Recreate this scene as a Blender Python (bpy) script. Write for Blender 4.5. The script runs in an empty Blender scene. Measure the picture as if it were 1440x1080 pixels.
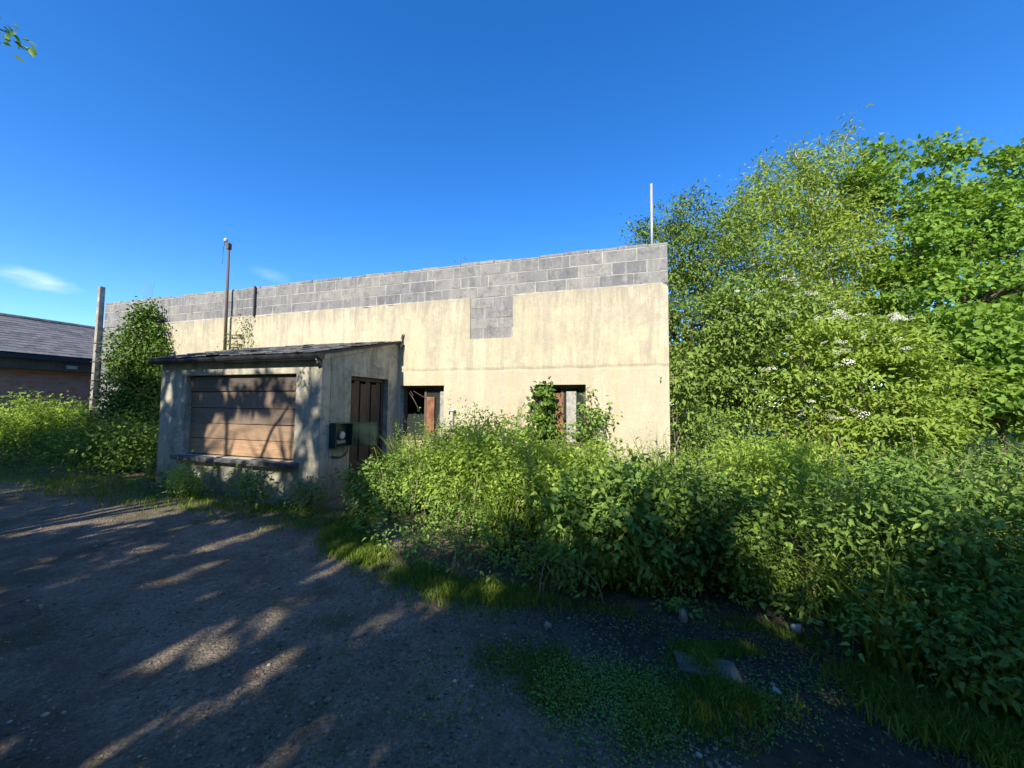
import bpy, math, random
import numpy as np
from mathutils import Vector, Matrix
random.seed(7)
rng = np.random.default_rng(11)
SC = bpy.context.scene
COL = SC.collection
R = math.radians

# ------------------------------------------------------------------ layout
YAW = R(16.959)                                   # main wall turned from the view
EX = np.array([math.cos(YAW), -math.sin(YAW), 0]) # along the wall (right)
EN = np.array([math.sin(YAW), math.cos(YAW), 0])  # into the wall (away)
JX = np.array([-2.427, 7.904, 0.0])               # porch side wall meets main wall
FX = np.array([-3.040, 5.895, 0.0])               # porch front right corner
SUN_AZ, SUN_EL = R(18.6), R(37)                   # travel direction, height
ST = np.array([math.sin(SUN_AZ), math.cos(SUN_AZ), 0])
SR = np.array([math.cos(SUN_AZ), -math.sin(SUN_AZ), 0])

def W(u, y, z):                                   # wall coordinates to world
    return JX + EX * u + EN * y + np.array([0, 0, z])

# ------------------------------------------------------------------ helpers
def tag(o, label=None, cat=None, group=None, kind=None):
    if label: o['label'] = label
    if cat: o['category'] = cat
    if group: o['group'] = group
    if kind: o['kind'] = kind
    return o

def empty(name, loc, rz=0.0):
    o = bpy.data.objects.new(name, None)
    o.empty_display_size = 0.3
    o.location = loc
    o.rotation_euler = (0, 0, rz)
    COL.objects.link(o)
    return o

def link(name, me, mat, parent=None):
    o = bpy.data.objects.new(name, me)
    if mat is not None and len(me.materials) == 0:
        me.materials.append(mat)
    COL.objects.link(o)
    if parent is not None:
        o.parent = parent
    return o

class MB:
    def __init__(s): s.v = []; s.f = []
    def box(s, x0, y0, z0, x1, y1, z1, jit=0.0):
        b = len(s.v)
        for z in (z0, z1):
            for (x, y) in ((x0, y0), (x1, y0), (x1, y1), (x0, y1)):
                s.v.append((x + random.uniform(-jit, jit), y + random.uniform(-jit, jit), z + random.uniform(-jit, jit)))
        for f in ((0, 3, 2, 1), (4, 5, 6, 7), (0, 1, 5, 4), (1, 2, 6, 5), (2, 3, 7, 6), (3, 0, 4, 7)):
            s.f.append(tuple(b + i for i in f))
    def quad8(s, pts):                            # eight corners, bottom ring then top ring
        b = len(s.v); s.v += [tuple(p) for p in pts]
        for f in ((0, 3, 2, 1), (4, 5, 6, 7), (0, 1, 5, 4), (1, 2, 6, 5), (2, 3, 7, 6), (3, 0, 4, 7)):
            s.f.append(tuple(b + i for i in f))
    def tube(s, pts, rad, n=7, caps=True):
        pts = [Vector(p) for p in pts]
        b = len(s.v); m = len(pts)
        for i, p in enumerate(pts):
            t = (pts[min(i + 1, m - 1)] - pts[max(i - 1, 0)])
            t = t.normalized() if t.length > 1e-9 else Vector((0, 0, 1))
            a = t.cross(Vector((0, 0, 1)))
            if a.length < 0.05: a = t.cross(Vector((1, 0, 0)))
            a.normalize(); c = t.cross(a)
            r = rad[i] if hasattr(rad, '__len__') else rad
            for k in range(n):
                w = 2 * math.pi * k / n
                s.v.append(tuple(p + a * (r * math.cos(w)) + c * (r * math.sin(w))))
        for i in range(m - 1):
            for k in range(n):
                k2 = (k + 1) % n
                s.f.append((b + i * n + k, b + i * n + k2, b + (i + 1) * n + k2, b + (i + 1) * n + k))
        if caps:
            s.f.append(tuple(b + k for k in range(n))[::-1])
            s.f.append(tuple(b + (m - 1) * n + k for k in range(n)))
    def prism(s, poly, x0, x1):                   # polygon in (y,z) swept along x
        b = len(s.v); n = len(poly)
        for x in (x0, x1):
            for (y, z) in poly: s.v.append((x, y, z))
        s.f.append(tuple(b + i for i in range(n))[::-1])
        s.f.append(tuple(b + n + i for i in range(n)))
        for i in range(n):
            j = (i + 1) % n
            s.f.append((b + i, b + j, b + n + j, b + n + i))
    def build(s, name, mat, parent=None, bevel=0.0, smooth=False):
        me = bpy.data.meshes.new(name)
        me.from_pydata(s.v, [], s.f)
        me.validate()
        import bmesh
        bm = bmesh.new(); bm.from_mesh(me)
        bmesh.ops.recalc_face_normals(bm, faces=bm.faces)
        bm.to_mesh(me); bm.free()
        if smooth:
            for p in me.polygons: p.use_smooth = True
        o = link(name, me, mat, parent)
        if bevel > 0:
            m = o.modifiers.new('bevel', 'BEVEL'); m.width = bevel; m.segments = 2
            m.limit_method = 'ANGLE'; m.angle_limit = R(40)
        return o

def np_mesh(name, V, F):
    V = np.ascontiguousarray(V, dtype=np.float32); F = np.ascontiguousarray(F, dtype=np.int32)
    me = bpy.data.meshes.new(name)
    me.vertices.add(len(V)); me.vertices.foreach_set('co', V.ravel())
    k = F.shape[1]
    me.loops.add(F.size); me.loops.foreach_set('vertex_index', F.ravel())
    me.polygons.add(len(F))
    me.polygons.foreach_set('loop_start', np.arange(0, F.size, k, dtype=np.int32))
    me.update(calc_edges=True); me.validate()
    return me

def nrm(a): return a / np.maximum(np.linalg.norm(a, axis=1, keepdims=True), 1e-9)

def leaf_mesh(name, P, D, N, L, Wd, fold=0.25, hexa=False, curl=0.15):
    """P leaf bases, D pointing directions, N rough normals."""
    n = len(P); D = nrm(D); S = nrm(np.cross(D, N)); U = np.cross(S, D)
    L = np.broadcast_to(np.asarray(L, float), (n,))[:, None]; Wd = np.broadcast_to(np.asarray(Wd, float), (n,))[:, None]
    tip = P + D * L - U * L * curl
    if not hexa:
        l = P + D * L * .42 + S * Wd * .5 + U * Wd * fold
        r = P + D * L * .42 - S * Wd * .5 + U * Wd * fold
        V = np.stack([P, l, tip, r], 1).reshape(-1, 3)
        b = np.arange(n)[:, None] * 4
        F = np.concatenate([b + np.array([[0, 2, 1]]), b + np.array([[0, 3, 2]])], 0)
    else:
        l1 = P + D * L * .22 + S * Wd * .46 + U * Wd * fold
        l2 = P + D * L * .60 + S * Wd * .36 + U * (Wd * fold * .6 - L * curl * .3)
        r1 = P + D * L * .22 - S * Wd * .46 + U * Wd * fold
        r2 = P + D * L * .60 - S * Wd * .36 + U * (Wd * fold * .6 - L * curl * .3)
        V = np.stack([P, l1, l2, tip, r2, r1], 1).reshape(-1, 3)
        b = np.arange(n)[:, None] * 6
        F = np.concatenate([b + np.array([[0, 3, 2, 1]]), b + np.array([[0, 5, 4, 3]])], 0)
    return np_mesh(name, V, F)

def vnoise(x, y, sc, seed=0):
    """cheap smooth 2-D noise from summed sines"""
    r = np.random.default_rng(seed); o = np.zeros_like(x, dtype=float)
    for k in range(5):
        a = r.uniform(0, 2 * math.pi); f = sc * r.uniform(.6, 1.9); p = r.uniform(0, 6.28)
        o += np.sin((x * math.cos(a) + y * math.sin(a)) * f * 6.28 + p)
    return o / 5

# ------------------------------------------------------------------ materials
def mat_new(name):
    m = bpy.data.materials.new(name); m.use_nodes = True
    nt = m.node_tree; nt.nodes.clear()
    out = nt.nodes.new('ShaderNodeOutputMaterial')
    b = nt.nodes.new('ShaderNodeBsdfPrincipled')
    nt.links.new(b.outputs[0], out.inputs[0])
    return m, nt, b, out

def nd(nt, t, **kw):
    n = nt.nodes.new(t)
    for k, v in kw.items():
        if k in n.inputs: n.inputs[k].default_value = v
        else: setattr(n, k, v)
    return n

def coords(nt, scale=(1, 1, 1), out='Object'):
    tc = nd(nt, 'ShaderNodeTexCoord'); mp = nd(nt, 'ShaderNodeMapping')
    mp.inputs['Scale'].default_value = scale
    nt.links.new(tc.outputs[out], mp.inputs[0])
    return mp.outputs[0]

def noise(nt, vec, scale, detail=5, rough=.55, dist=0.0):
    n = nd(nt, 'ShaderNodeTexNoise'); n.inputs['Scale'].default_value = scale
    n.inputs['Detail'].default_value = detail; n.inputs['Roughness'].default_value = rough
    n.inputs['Distortion'].default_value = dist
    if vec is not None: nt.links.new(vec, n.inputs['Vector'])
    return n.outputs['Fac']

def ramp(nt, fac, stops, interp='LINEAR'):
    r = nd(nt, 'ShaderNodeValToRGB'); r.color_ramp.interpolation = interp
    el = r.color_ramp.elements
    while len(el) < len(stops): el.new(.5)
    for e_, (p, c) in zip(el, stops):
        e_.position = p; e_.color = (c[0], c[1], c[2], 1) if hasattr(c, '__len__') else (c, c, c, 1)
    nt.links.new(fac, r.inputs[0])
    return r.outputs[0]

def mix(nt, fac, a, b, mode='MIX'):
    m = nd(nt, 'ShaderNodeMix', data_type='RGBA', blend_type=mode)
    for sock, v in ((m.inputs[0], fac), (m.inputs[6], a), (m.inputs[7], b)):
        if hasattr(v, 'is_linked') or hasattr(v, 'links'): nt.links.new(v, sock)
        elif hasattr(v, '__len__'): sock.default_value = (v[0], v[1], v[2], 1)
        else: sock.default_value = v
    return m.outputs[2]

def bump(nt, b, h, strength=.4, dist=.02):
    n = nd(nt, 'ShaderNodeBump'); n.inputs['Strength'].default_value = strength
    n.inputs['Distance'].default_value = dist
    nt.links.new(h, n.inputs['Height']); nt.links.new(n.outputs[0], b.inputs['Normal'])

def math_(nt, op, a, b=None, clamp=False):
    n = nd(nt, 'ShaderNodeMath', operation=op); n.use_clamp = clamp
    for i, v in enumerate((a, b)):
        if v is None: continue
        if hasattr(v, 'links'): nt.links.new(v, n.inputs[i])
        else: n.inputs[i].default_value = v
    return n.outputs[0]

def island(nt):
    return nd(nt, 'ShaderNodeNewGeometry').outputs['Random Per Island']

def foliage(name, c0, c1, c2, trans=.27, scale=.9, rough=.5, spec=.16):
    m, nt, b, out = mat_new(name)
    vec = coords(nt)
    big = noise(nt, vec, scale, 3)
    col = ramp(nt, island(nt), [(0, c0), (.55, c1), (1, c2)])
    col2 = mix(nt, ramp(nt, big, [(.35, 0), (.65, 1)]), col, c1)
    col3 = mix(nt, .45, col, col2)
    nt.links.new(col3, b.inputs['Base Color'])
    b.inputs['Roughness'].default_value = rough
    b.inputs['Specular IOR Level'].default_value = spec
    tr = nd(nt, 'ShaderNodeBsdfTranslucent')
    tcol = mix(nt, 1.0, col3, (1.25, 1.15, .6), 'MULTIPLY')
    nt.links.new(tcol, tr.inputs[0])
    mx = nd(nt, 'ShaderNodeMixShader'); mx.inputs[0].default_value = trans
    nt.links.new(b.outputs[0], mx.inputs[1]); nt.links.new(tr.outputs[0], mx.inputs[2])
    nt.links.new(mx.outputs[0], out.inputs[0])
    return m

def plain(name, c, rough=.7, var=.25, scale=8, bumps=.15, metallic=0.0):
    m, nt, b, out = mat_new(name)
    vec = coords(nt)
    f = noise(nt, vec, scale, 6)
    d = tuple(x * (1 - var) for x in c); l = tuple(min(1, x * (1 + var)) for x in c)
    nt.links.new(ramp(nt, f, [(.3, d), (.7, l)]), b.inputs['Base Color'])
    b.inputs['Roughness'].default_value = rough; b.inputs['Metallic'].default_value = metallic
    if rough > .8: b.inputs['Specular IOR Level'].default_value = .15
    if bumps: bump(nt, b, noise(nt, vec, scale * 6, 4), bumps, .01)
    return m

def m_render():                                    # weathered yellow cement render of the main wall
    m, nt, b, out = mat_new('yellow_render')
    v1 = coords(nt)
    vs = coords(nt, (3.0, 3.0, .30))               # vertical streaks
    vf = coords(nt, (3.0, 3.0, .7))
    big = noise(nt, v1, .55, 5, .6)
    base = ramp(nt, big, [(.3, (.55, .475, .305)), (.55, (.64, .565, .385)), (.75, (.66, .60, .46))])
    mott = noise(nt, v1, 7, 10, .78)
    base = mix(nt, ramp(nt, mott, [(.42, .55), (.6, 0)]), base, (.46, .40, .285))
    st = noise(nt, vs, 1.7, 10, .8, .7)
    base = mix(nt, ramp(nt, st, [(.44, 0), (.62, .8)]), base, (.36, .315, .235))
    fs = noise(nt, vf, 7.5, 10, .8, .3)
    base = mix(nt, ramp(nt, fs, [(.52, 0), (.70, .6)]), base, (.30, .27, .21))
    bl = noise(nt, v1, 1.7, 10, .75, .3)
    base = mix(nt, ramp(nt, bl, [(.48, 0), (.62, .65)]), base, (.37, .325, .25))
    pale = noise(nt, v1, 3.1, 10, .78)
    base = mix(nt, ramp(nt, pale, [(.55, 0), (.68, .5)]), base, (.66, .61, .49))
    # the lower render coat starts at a day joint, a touch paler and greyer
    sx = nd(nt, 'ShaderNodeSeparateXYZ'); nt.links.new(v1, sx.inputs[0])
    wob = math_(nt, 'MULTIPLY', math_(nt, 'SUBTRACT', noise(nt, v1, 1.2, 4), .5), .10)
    z = math_(nt, 'ADD', sx.outputs[2], wob)
    low = math_(nt, 'LESS_THAN', z, 2.27)
    base = mix(nt, math_(nt, 'MULTIPLY', low, .45), base, (.52, .455, .335))
    orange = noise(nt, vs, 1.1, 6, .7)
    base = mix(nt, math_(nt, 'MULTIPLY', low, ramp(nt, orange, [(.52, 0), (.66, .5)])), base, (.52, .37, .20))
    dz = math_(nt, 'ABSOLUTE', math_(nt, 'SUBTRACT', z, 2.27))
    seam = math_(nt, 'SUBTRACT', 1.0, math_(nt, 'MULTIPLY', dz, 20.0), True)
    base = mix(nt, math_(nt, 'MULTIPLY', math_(nt, 'MULTIPLY', seam, ramp(nt, noise(nt, v1, 2.5, 8, .7), [(.35, 0), (.65, 1)])), .5), base, (.27, .24, .18))
    # run-off dirt under the broken upper edge
    zt = math_(nt, 'SUBTRACT', 3.75, sx.outputs[2])
    run = ramp(nt, math_(nt, 'SUBTRACT', math_(nt, 'MULTIPLY', noise(nt, vs, 5.0, 6, .7), 1.0), math_(nt, 'MULTIPLY', zt, .42)), [(.34, 0), (.56, .7)])
    base = mix(nt, run, base, (.30, .27, .21))
    foot = ramp(nt, math_(nt, 'ADD', z, math_(nt, 'MULTIPLY', mott, 1.1)), [(.9, .7), (1.9, 0)])
    base = mix(nt, foot, base, (.33, .30, .22))
    pit = noise(nt, v1, 26, 8, .85)
    base = mix(nt, ramp(nt, pit, [(.57, 0), (.70, .7)]), base, (.20, .175, .13))
    nt.links.new(base, b.inputs['Base Color']); b.inputs['Roughness'].default_value = .93
    b.inputs['Specular IOR Level'].default_value = .2
    h = math_(nt, 'ADD', noise(nt, v1, 60, 5, .7), math_(nt, 'ADD', math_(nt, 'MULTIPLY', mott, 2.0), math_(nt, 'MULTIPLY', seam, -1.5)))
    bump(nt, b, h, .6, .01)
    return m

def m_block(geo=True):                             # grey concrete blocks, one tone per block
    m, nt, b, out = mat_new('concrete_block' if geo else 'concrete_block_bond')
    v1 = coords(nt)
    if geo:
        base = ramp(nt, island(nt), [(0, (.15, .152, .16)), (.12, (.18, .18, .184)), (.25, (.21, .208, .207)), (.65, (.235, .23, .22)), (1, (.28, .27, .25))])
    else:
        br = nd(nt, 'ShaderNodeTexBrick'); br.inputs['Scale'].default_value = 1
        br.inputs['Brick Width'].default_value = .45; br.inputs['Row Height'].default_value = .225
        br.inputs['Mortar Size'].default_value = .008
        br.inputs['Color1'].default_value = (.26, .26, .26, 1); br.inputs['Color2'].default_value = (.38, .37, .36, 1)
        br.inputs['Mortar'].default_value = (.45, .43, .40, 1)
        sx = nd(nt, 'ShaderNodeSeparateXYZ'); nt.links.new(v1, sx.inputs[0])
        cb = nd(nt, 'ShaderNodeCombineXYZ')
        nt.links.new(math_(nt, 'ADD', sx.outputs[0], sx.outputs[1]), cb.inputs[0]); nt.links.new(sx.outputs[2], cb.inputs[1])
        nt.links.new(cb.outputs[0], br.inputs['Vector']); base = br.outputs[0]
    vs = coords(nt, (3, 3, .5))
    base = mix(nt, ramp(nt, noise(nt, vs, 3.2, 10, .8), [(.49, 0), (.64, .7)]), base, (.40, .385, .345))
    base = mix(nt, ramp(nt, noise(nt, v1, 4, 10, .82), [(.49, 0), (.62, .8)]), base, (.12, .12, .125))
    base = mix(nt, ramp(nt, noise(nt, v1, 9, 6, .7), [(.6, 0), (.7, .4)]), base, (.33, .30, .17))
    nt.links.new(base, b.inputs['Base Color']); b.inputs['Roughness'].default_value = .95
    b.inputs['Specular IOR Level'].default_value = .15
    bump(nt, b, noise(nt, v1, 45, 6, .7), .6, .01)
    return m

def m_porch():                                     # grimy off-white cement of the porch
    m, nt, b, out = mat_new('grimy_cement')
    v1 = coords(nt); vs = coords(nt, (3, 3, .3))
    big = noise(nt, v1, .9, 6, .6)
    base = ramp(nt, big, [(.3, (.38, .35, .265)), (.55, (.48, .44, .34)), (.75, (.54, .51, .41))])
    base = mix(nt, ramp(nt, noise(nt, vs, 1.3, 10, .8, .8), [(.46, 0), (.62, .7)]), base, (.21, .205, .17))
    base = mix(nt, ramp(nt, noise(nt, v1, 2.6, 10, .8, .3), [(.48, 0), (.62, .8)]), base, (.17, .165, .135))
    sx = nd(nt, 'ShaderNodeSeparateXYZ'); nt.links.new(v1, sx.inputs[0])
    foot = ramp(nt, math_(nt, 'ADD', sx.outputs[2], math_(nt, 'MULTIPLY', noise(nt, v1, 3, 6), .9)), [(.45, .8), (1.25, 0)])
    base = mix(nt, foot, base, (.17, .18, .13))
    base = mix(nt, ramp(nt, noise(nt, v1, 22, 6, .8), [(.6, 0), (.74, .6)]), base, (.16, .15, .12))
    nt.links.new(base, b.inputs['Base Color']); b.inputs['Roughness'].default_value = .93
    b.inputs['Specular IOR Level'].default_value = .2
    bump(nt, b, math_(nt, 'ADD', noise(nt, v1, 55, 5, .7), math_(nt, 'MULTIPLY', big, 3)), .5, .01)
    return m

def m_wood(name, cols, axis='x', rough=.75, stain=(.09, .075, .06)):
    m, nt, b, out = mat_new(name)
    sc = {'x': (.5, 6, 6), 'z': (6, 6, .5)}[axis]
    vs = coords(nt, sc); v1 = coords(nt)
    g = noise(nt, vs, 5, 8, .65, .6)
    base = ramp(nt, g, [(.25, cols[0]), (.5, cols[1]), (.75, cols[2])])
    base = mix(nt, ramp(nt, island(nt), [(0, .35), (1, 0)]), base, stain)
    base = mix(nt, ramp(nt, noise(nt, v1, 2.2, 8, .75), [(.45, 0), (.64, .75)]), base, stain)
    oi = nd(nt, 'ShaderNodeObjectInfo').outputs['Random']
    base = mix(nt, math_(nt, 'MULTIPLY', oi, .55), base, stain)
    base = mix(nt, ramp(nt, noise(nt, vs, 14, 8, .8), [(.5, 0), (.66, .6)]), base, tuple(q * .45 for q in stain))
    nt.links.new(base, b.inputs['Base Color']); b.inputs['Roughness'].default_value = rough
    bump(nt, b, g, .35, .006)
    return m

def m_brick():
    m, nt, b, out = mat_new('old_red_brick')
    v1 = coords(nt)
    sx = nd(nt, 'ShaderNodeSeparateXYZ'); nt.links.new(v1, sx.inputs[0])
    cb = nd(nt, 'ShaderNodeCombineXYZ')
    nt.links.new(math_(nt, 'ADD', sx.outputs[1], sx.outputs[0]), cb.inputs[0]); nt.links.new(sx.outputs[2], cb.inputs[1])
    br = nd(nt, 'ShaderNodeTexBrick'); br.inputs['Scale'].default_value = 1
    br.inputs['Brick Width'].default_value = .225; br.inputs['Row Height'].default_value = .075
    br.inputs['Mortar Size'].default_value = .007
    br.inputs['Color1'].default_value = (.48, .14, .09, 1); br.inputs['Color2'].default_value = (.62, .25, .16, 1)
    br.inputs['Mortar'].default_value = (.36, .31, .26, 1)
    nt.links.new(cb.outputs[0], br.inputs['Vector'])
    base = mix(nt, ramp(nt, noise(nt, v1, 3, 6, .7), [(.45, 0), (.7, .6)]), br.outputs[0], (.42, .30, .25))
    nt.links.new(base, b.inputs['Base Color']); b.inputs['Roughness'].default_value = .9
    bump(nt, b, br.outputs['Fac'], -.4, .01)
    return m

def m_slate(name, lo, hi, lich):
    m, nt, b, out = mat_new(name)
    v1 = coords(nt)
    base = ramp(nt, island(nt), [(0, lo), (1, hi)])
    base = mix(nt, ramp(nt, noise(nt, v1, 7, 7, .75), [(.5, 0), (.66, .75)]), base, lich)
    base = mix(nt, ramp(nt, noise(nt, v1, 2.0, 5, .7), [(.5, 0), (.7, .5)]), base, (.06, .065, .05))
    nt.links.new(base, b.inputs['Base Color']); b.inputs['Roughness'].default_value = .7
    bump(nt, b, noise(nt, v1, 30, 5), .4, .008)
    return m

def m_ground():
    m, nt, b, out = mat_new('gravel_yard')
    v1 = coords(nt)
    vo = nd(nt, 'ShaderNodeTexVoronoi'); vo.inputs['Scale'].default_value = 55; nt.links.new(v1, vo.inputs['Vector'])
    bw = nd(nt, 'ShaderNodeRGBToBW'); nt.links.new(vo.outputs['Color'], bw.inputs[0])
    grav = ramp(nt, bw.outputs[0], [(.1, (.10, .077, .052)), (.5, (.225, .177, .122)), (.85, (.37, .30, .215)), (1, (.52, .44, .33))])
    fine = noise(nt, v1, 90, 6, .8)
    grav = mix(nt, .5, grav, ramp(nt, fine, [(.3, (.10, .08, .056)), (.7, (.36, .295, .215))]))
    dirt = ramp(nt, noise(nt, v1, 11, 10, .8), [(.35, (.035, .025, .017)), (.65, (.115, .082, .052))])
    big = noise(nt, v1, .55, 7, .68, .4)
    sx = nd(nt, 'ShaderNodeSeparateXYZ'); nt.links.new(v1, sx.inputs[0])
    # earth track along the bank on the right
    px_ = math_(nt, 'ADD', math_(nt, 'MULTIPLY', sx.outputs[0], .55), math_(nt, 'MULTIPLY', sx.outputs[1], .30))
    tr = ramp(nt, math_(nt, 'ADD', math_(nt, 'MULTIPLY', px_, .5), math_(nt, 'MULTIPLY', big, .45)), [(.60, 0), (.80, 1)])
    col = mix(nt, ramp(nt, big, [(.48, 0), (.62, .8)]), grav, dirt)
    mid = noise(nt, v1, 2.4, 10, .8)
    col = mix(nt, ramp(nt, mid, [(.43, .5), (.54, 0)]), col, (.10, .076, .05))
    col = mix(nt, tr, col, dirt)
    al = math_(nt, 'ADD', math_(nt, 'ADD', math_(nt, 'MULTIPLY', sx.outputs[0], .33), math_(nt, 'MULTIPLY', sx.outputs[1], .94)), math_(nt, 'MULTIPLY', math_(nt, 'SUBTRACT', noise(nt, v1, .5, 4), .5), .8))
    r1 = math_(nt, 'ABSOLUTE', math_(nt, 'SUBTRACT', al, 1.75)); r2 = math_(nt, 'ABSOLUTE', math_(nt, 'SUBTRACT', al, 3.25))
    rut = math_(nt, 'SUBTRACT', 1.0, math_(nt, 'MULTIPLY', math_(nt, 'MINIMUM', r1, r2), 3.2), True)
    col = mix(nt, math_(nt, 'MULTIPLY', rut, ramp(nt, mid, [(.4, .25), (.6, .8)])), col, mix(nt, .5, grav, (.22, .18, .125)))
    moss = noise(nt, v1, 1.3, 8, .72)
    col = mix(nt, ramp(nt, moss, [(.52, 0), (.64, .7)]), col, (.075, .082, .028))
    far = ramp(nt, math_(nt, 'MULTIPLY', nd_len(nt, v1), .01), [(.14, 0), (.2, 1)])
    col = mix(nt, far, col, (.06, .085, .03))
    nt.links.new(col, b.inputs['Base Color']); b.inputs['Roughness'].default_value = .95
    b.inputs['Specular IOR Level'].default_value = .2
    h = math_(nt, 'ADD', math_(nt, 'MULTIPLY', vo.outputs['Distance'], -1.0), fine)
    bump(nt, b, h, .9, .012)
    return m

def nd_len(nt, v):
    n = nd(nt, 'ShaderNodeVectorMath', operation='LENGTH'); nt.links.new(v, n.inputs[0])
    return n.outputs['Value']

def m_glass():
    m, nt, b, out = mat_new('dirty_glass')
    b.inputs['Base Color'].default_value = (.03, .035, .035, 1)
    b.inputs['Roughness'].default_value = .12
    vec = coords(nt)
    nt.links.new(ramp(nt, noise(nt, vec, 5, 6), [(.4, .1), (.7, .5)]), b.inputs['Roughness'])
    return m

M = dict(
    render=m_render(), block=m_block(True), bond=m_block(False), porch=m_porch(),
    mortar=plain('mortar', (.40, .38, .34), .95, .3, 6),
    plank=m_wood('weathered_board', ((.20, .115, .06), (.46, .27, .145), (.60, .38, .22)), 'x', stain=(.22, .16, .105)),
    plankgrey=m_wood('greyed_board', ((.13, .085, .05), (.29, .19, .115), (.44, .29, .18)), 'x', stain=(.17, .135, .10)),
    plankdark=m_wood('dark_board', ((.07, .05, .035), (.15, .11, .08), (.22, .165, .12)), 'x'),
    door=m_wood('dark_door_wood', ((.04, .025, .018), (.10, .065, .045), (.19, .13, .095)), 'z', stain=(.03, .022, .018)),
    frame=m_wood('brown_frame_wood', ((.10, .055, .035), (.20, .11, .065), (.26, .15, .09)), 'z'),
    rust=plain('orange_brown_board', (.24, .115, .07), .85, .4, 7),
    pale=plain('peeling_pale_paint', (.33, .32, .28), .8, .35, 14),
    brick=m_brick(), slate=m_slate('mossy_slate', (.05, .05, .055), (.12, .12, .125), (.27, .265, .22)),
    barnslate=m_slate('grey_barn_slate', (.085, .08, .078), (.165, .155, .145), (.25, .225, .185)),
    black=plain('black_plastic', (.025, .027, .03), .45, .3, 10, .05),
    darkwood=plain('black_stained_board', (.04, .038, .037), .7, .3, 6),
    sill=plain('slate_sill', (.10, .095, .095), .75, .55, 7, .4),
    green=plain('dark_green_box', (.010, .042, .032), .4, .25, 8, .05),
    dial=plain('cream_meter_face', (.30, .21, .165), .5, .15, 20, 0),
    white=plain('dull_white_plastic', (.46, .45, .42), .5, .15, 9, .05),
    pole=m_wood('grey_pole_wood', ((.07, .05, .04), (.14, .10, .075), (.22, .165, .125)), 'z'),
    metal=plain('galvanised_pole', (.42, .42, .41), .5, .15, 6, .05, .2),
    steel=plain('rusty_steel', (.14, .085, .06), .75, .4, 12, .2),
    concrete=plain('old_concrete', (.16, .135, .10), .95, .4, 9, .5),
    paleconc=plain('pale_concrete_post', (.34, .31, .26), .95, .35, 7, .4),
    stone=plain('pale_stone', (.30, .255, .20), .9, .3, 12, .4),
    flint=plain('white_stone', (.55, .52, .47), .85, .15, 14, .3),
    bark=plain('brown_bark', (.13, .10, .075), .95, .4, 14, .6),
    palebark=plain('pale_grey_bark', (.38, .34, .28), .9, .3, 10, .4),
    stem=plain('green_stem', (.10, .12, .045), .8, .35, 9, .1),
    drystem=plain('dry_stem', (.30, .24, .15), .9, .3, 9, .1),
    ground=m_ground(), glass=m_glass(),
    roofdeck=plain('roof_felt', (.06, .06, .062), .9, .3, 5),
    interior=plain('dark_plaster', (.12, .11, .10), .95, .3, 3),
    petal=plain('cream_blossom', (.72, .70, .58), .7, .12, 12, 0),
)
M['nettle'] = foliage('nettle_leaf', (0.128, 0.216, 0.048), (0.199, 0.329, 0.065), (0.302, 0.426, 0.090))
M['bright'] = foliage('bright_weed_leaf', (0.236, 0.350, 0.058), (0.335, 0.476, 0.077), (0.454, 0.580, 0.095), .4)
M['bramble'] = foliage('bramble_leaf', (0.092, 0.168, 0.034), (0.147, 0.251, 0.045), (0.225, 0.335, 0.065))
M['elder'] = foliage('elder_leaf', (0.189, 0.293, 0.053), (0.278, 0.389, 0.065), (0.378, 0.465, 0.081), .4)
M['elderdark'] = foliage('dark_elder_leaf', (0.120, 0.200, 0.041), (0.196, 0.289, 0.058), (0.304, 0.401, 0.073))
M['willow'] = foliage('willow_leaf', (0.100, 0.168, 0.029), (0.174, 0.259, 0.041), (0.286, 0.353, 0.059))
M['ash'] = foliage('olive_leaf', (0.210, 0.283, 0.051), (0.284, 0.383, 0.065), (0.370, 0.464, 0.079), .4)
M['syc'] = foliage('sycamore_leaf', (0.133, 0.241, 0.043), (0.205, 0.346, 0.053), (0.290, 0.428, 0.068), .42)
M['ivy'] = foliage('ivy_leaf', (0.060, 0.121, 0.020), (0.102, 0.190, 0.027), (0.168, 0.270, 0.041), .2, rough=.35)
M['grass'] = foliage('grass_blade', (0.106, 0.165, 0.022), (0.160, 0.242, 0.031), (0.257, 0.312, 0.054), .3)
def m_lid():
    m, nt, b, out = mat_new('smoky_green_lid')
    b.inputs['Base Color'].default_value = (.03, .06, .045, 1); b.inputs['Roughness'].default_value = .35
    b.inputs['Alpha'].default_value = .4
    return m
M['lid'] = m_lid()
M['litter'] = plain('dry_leaf', (.20, .14, .08), .9, .4, 9, 0)

# ------------------------------------------------------------------ plants
def keep_all(P): return np.ones(len(P), bool)

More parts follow.
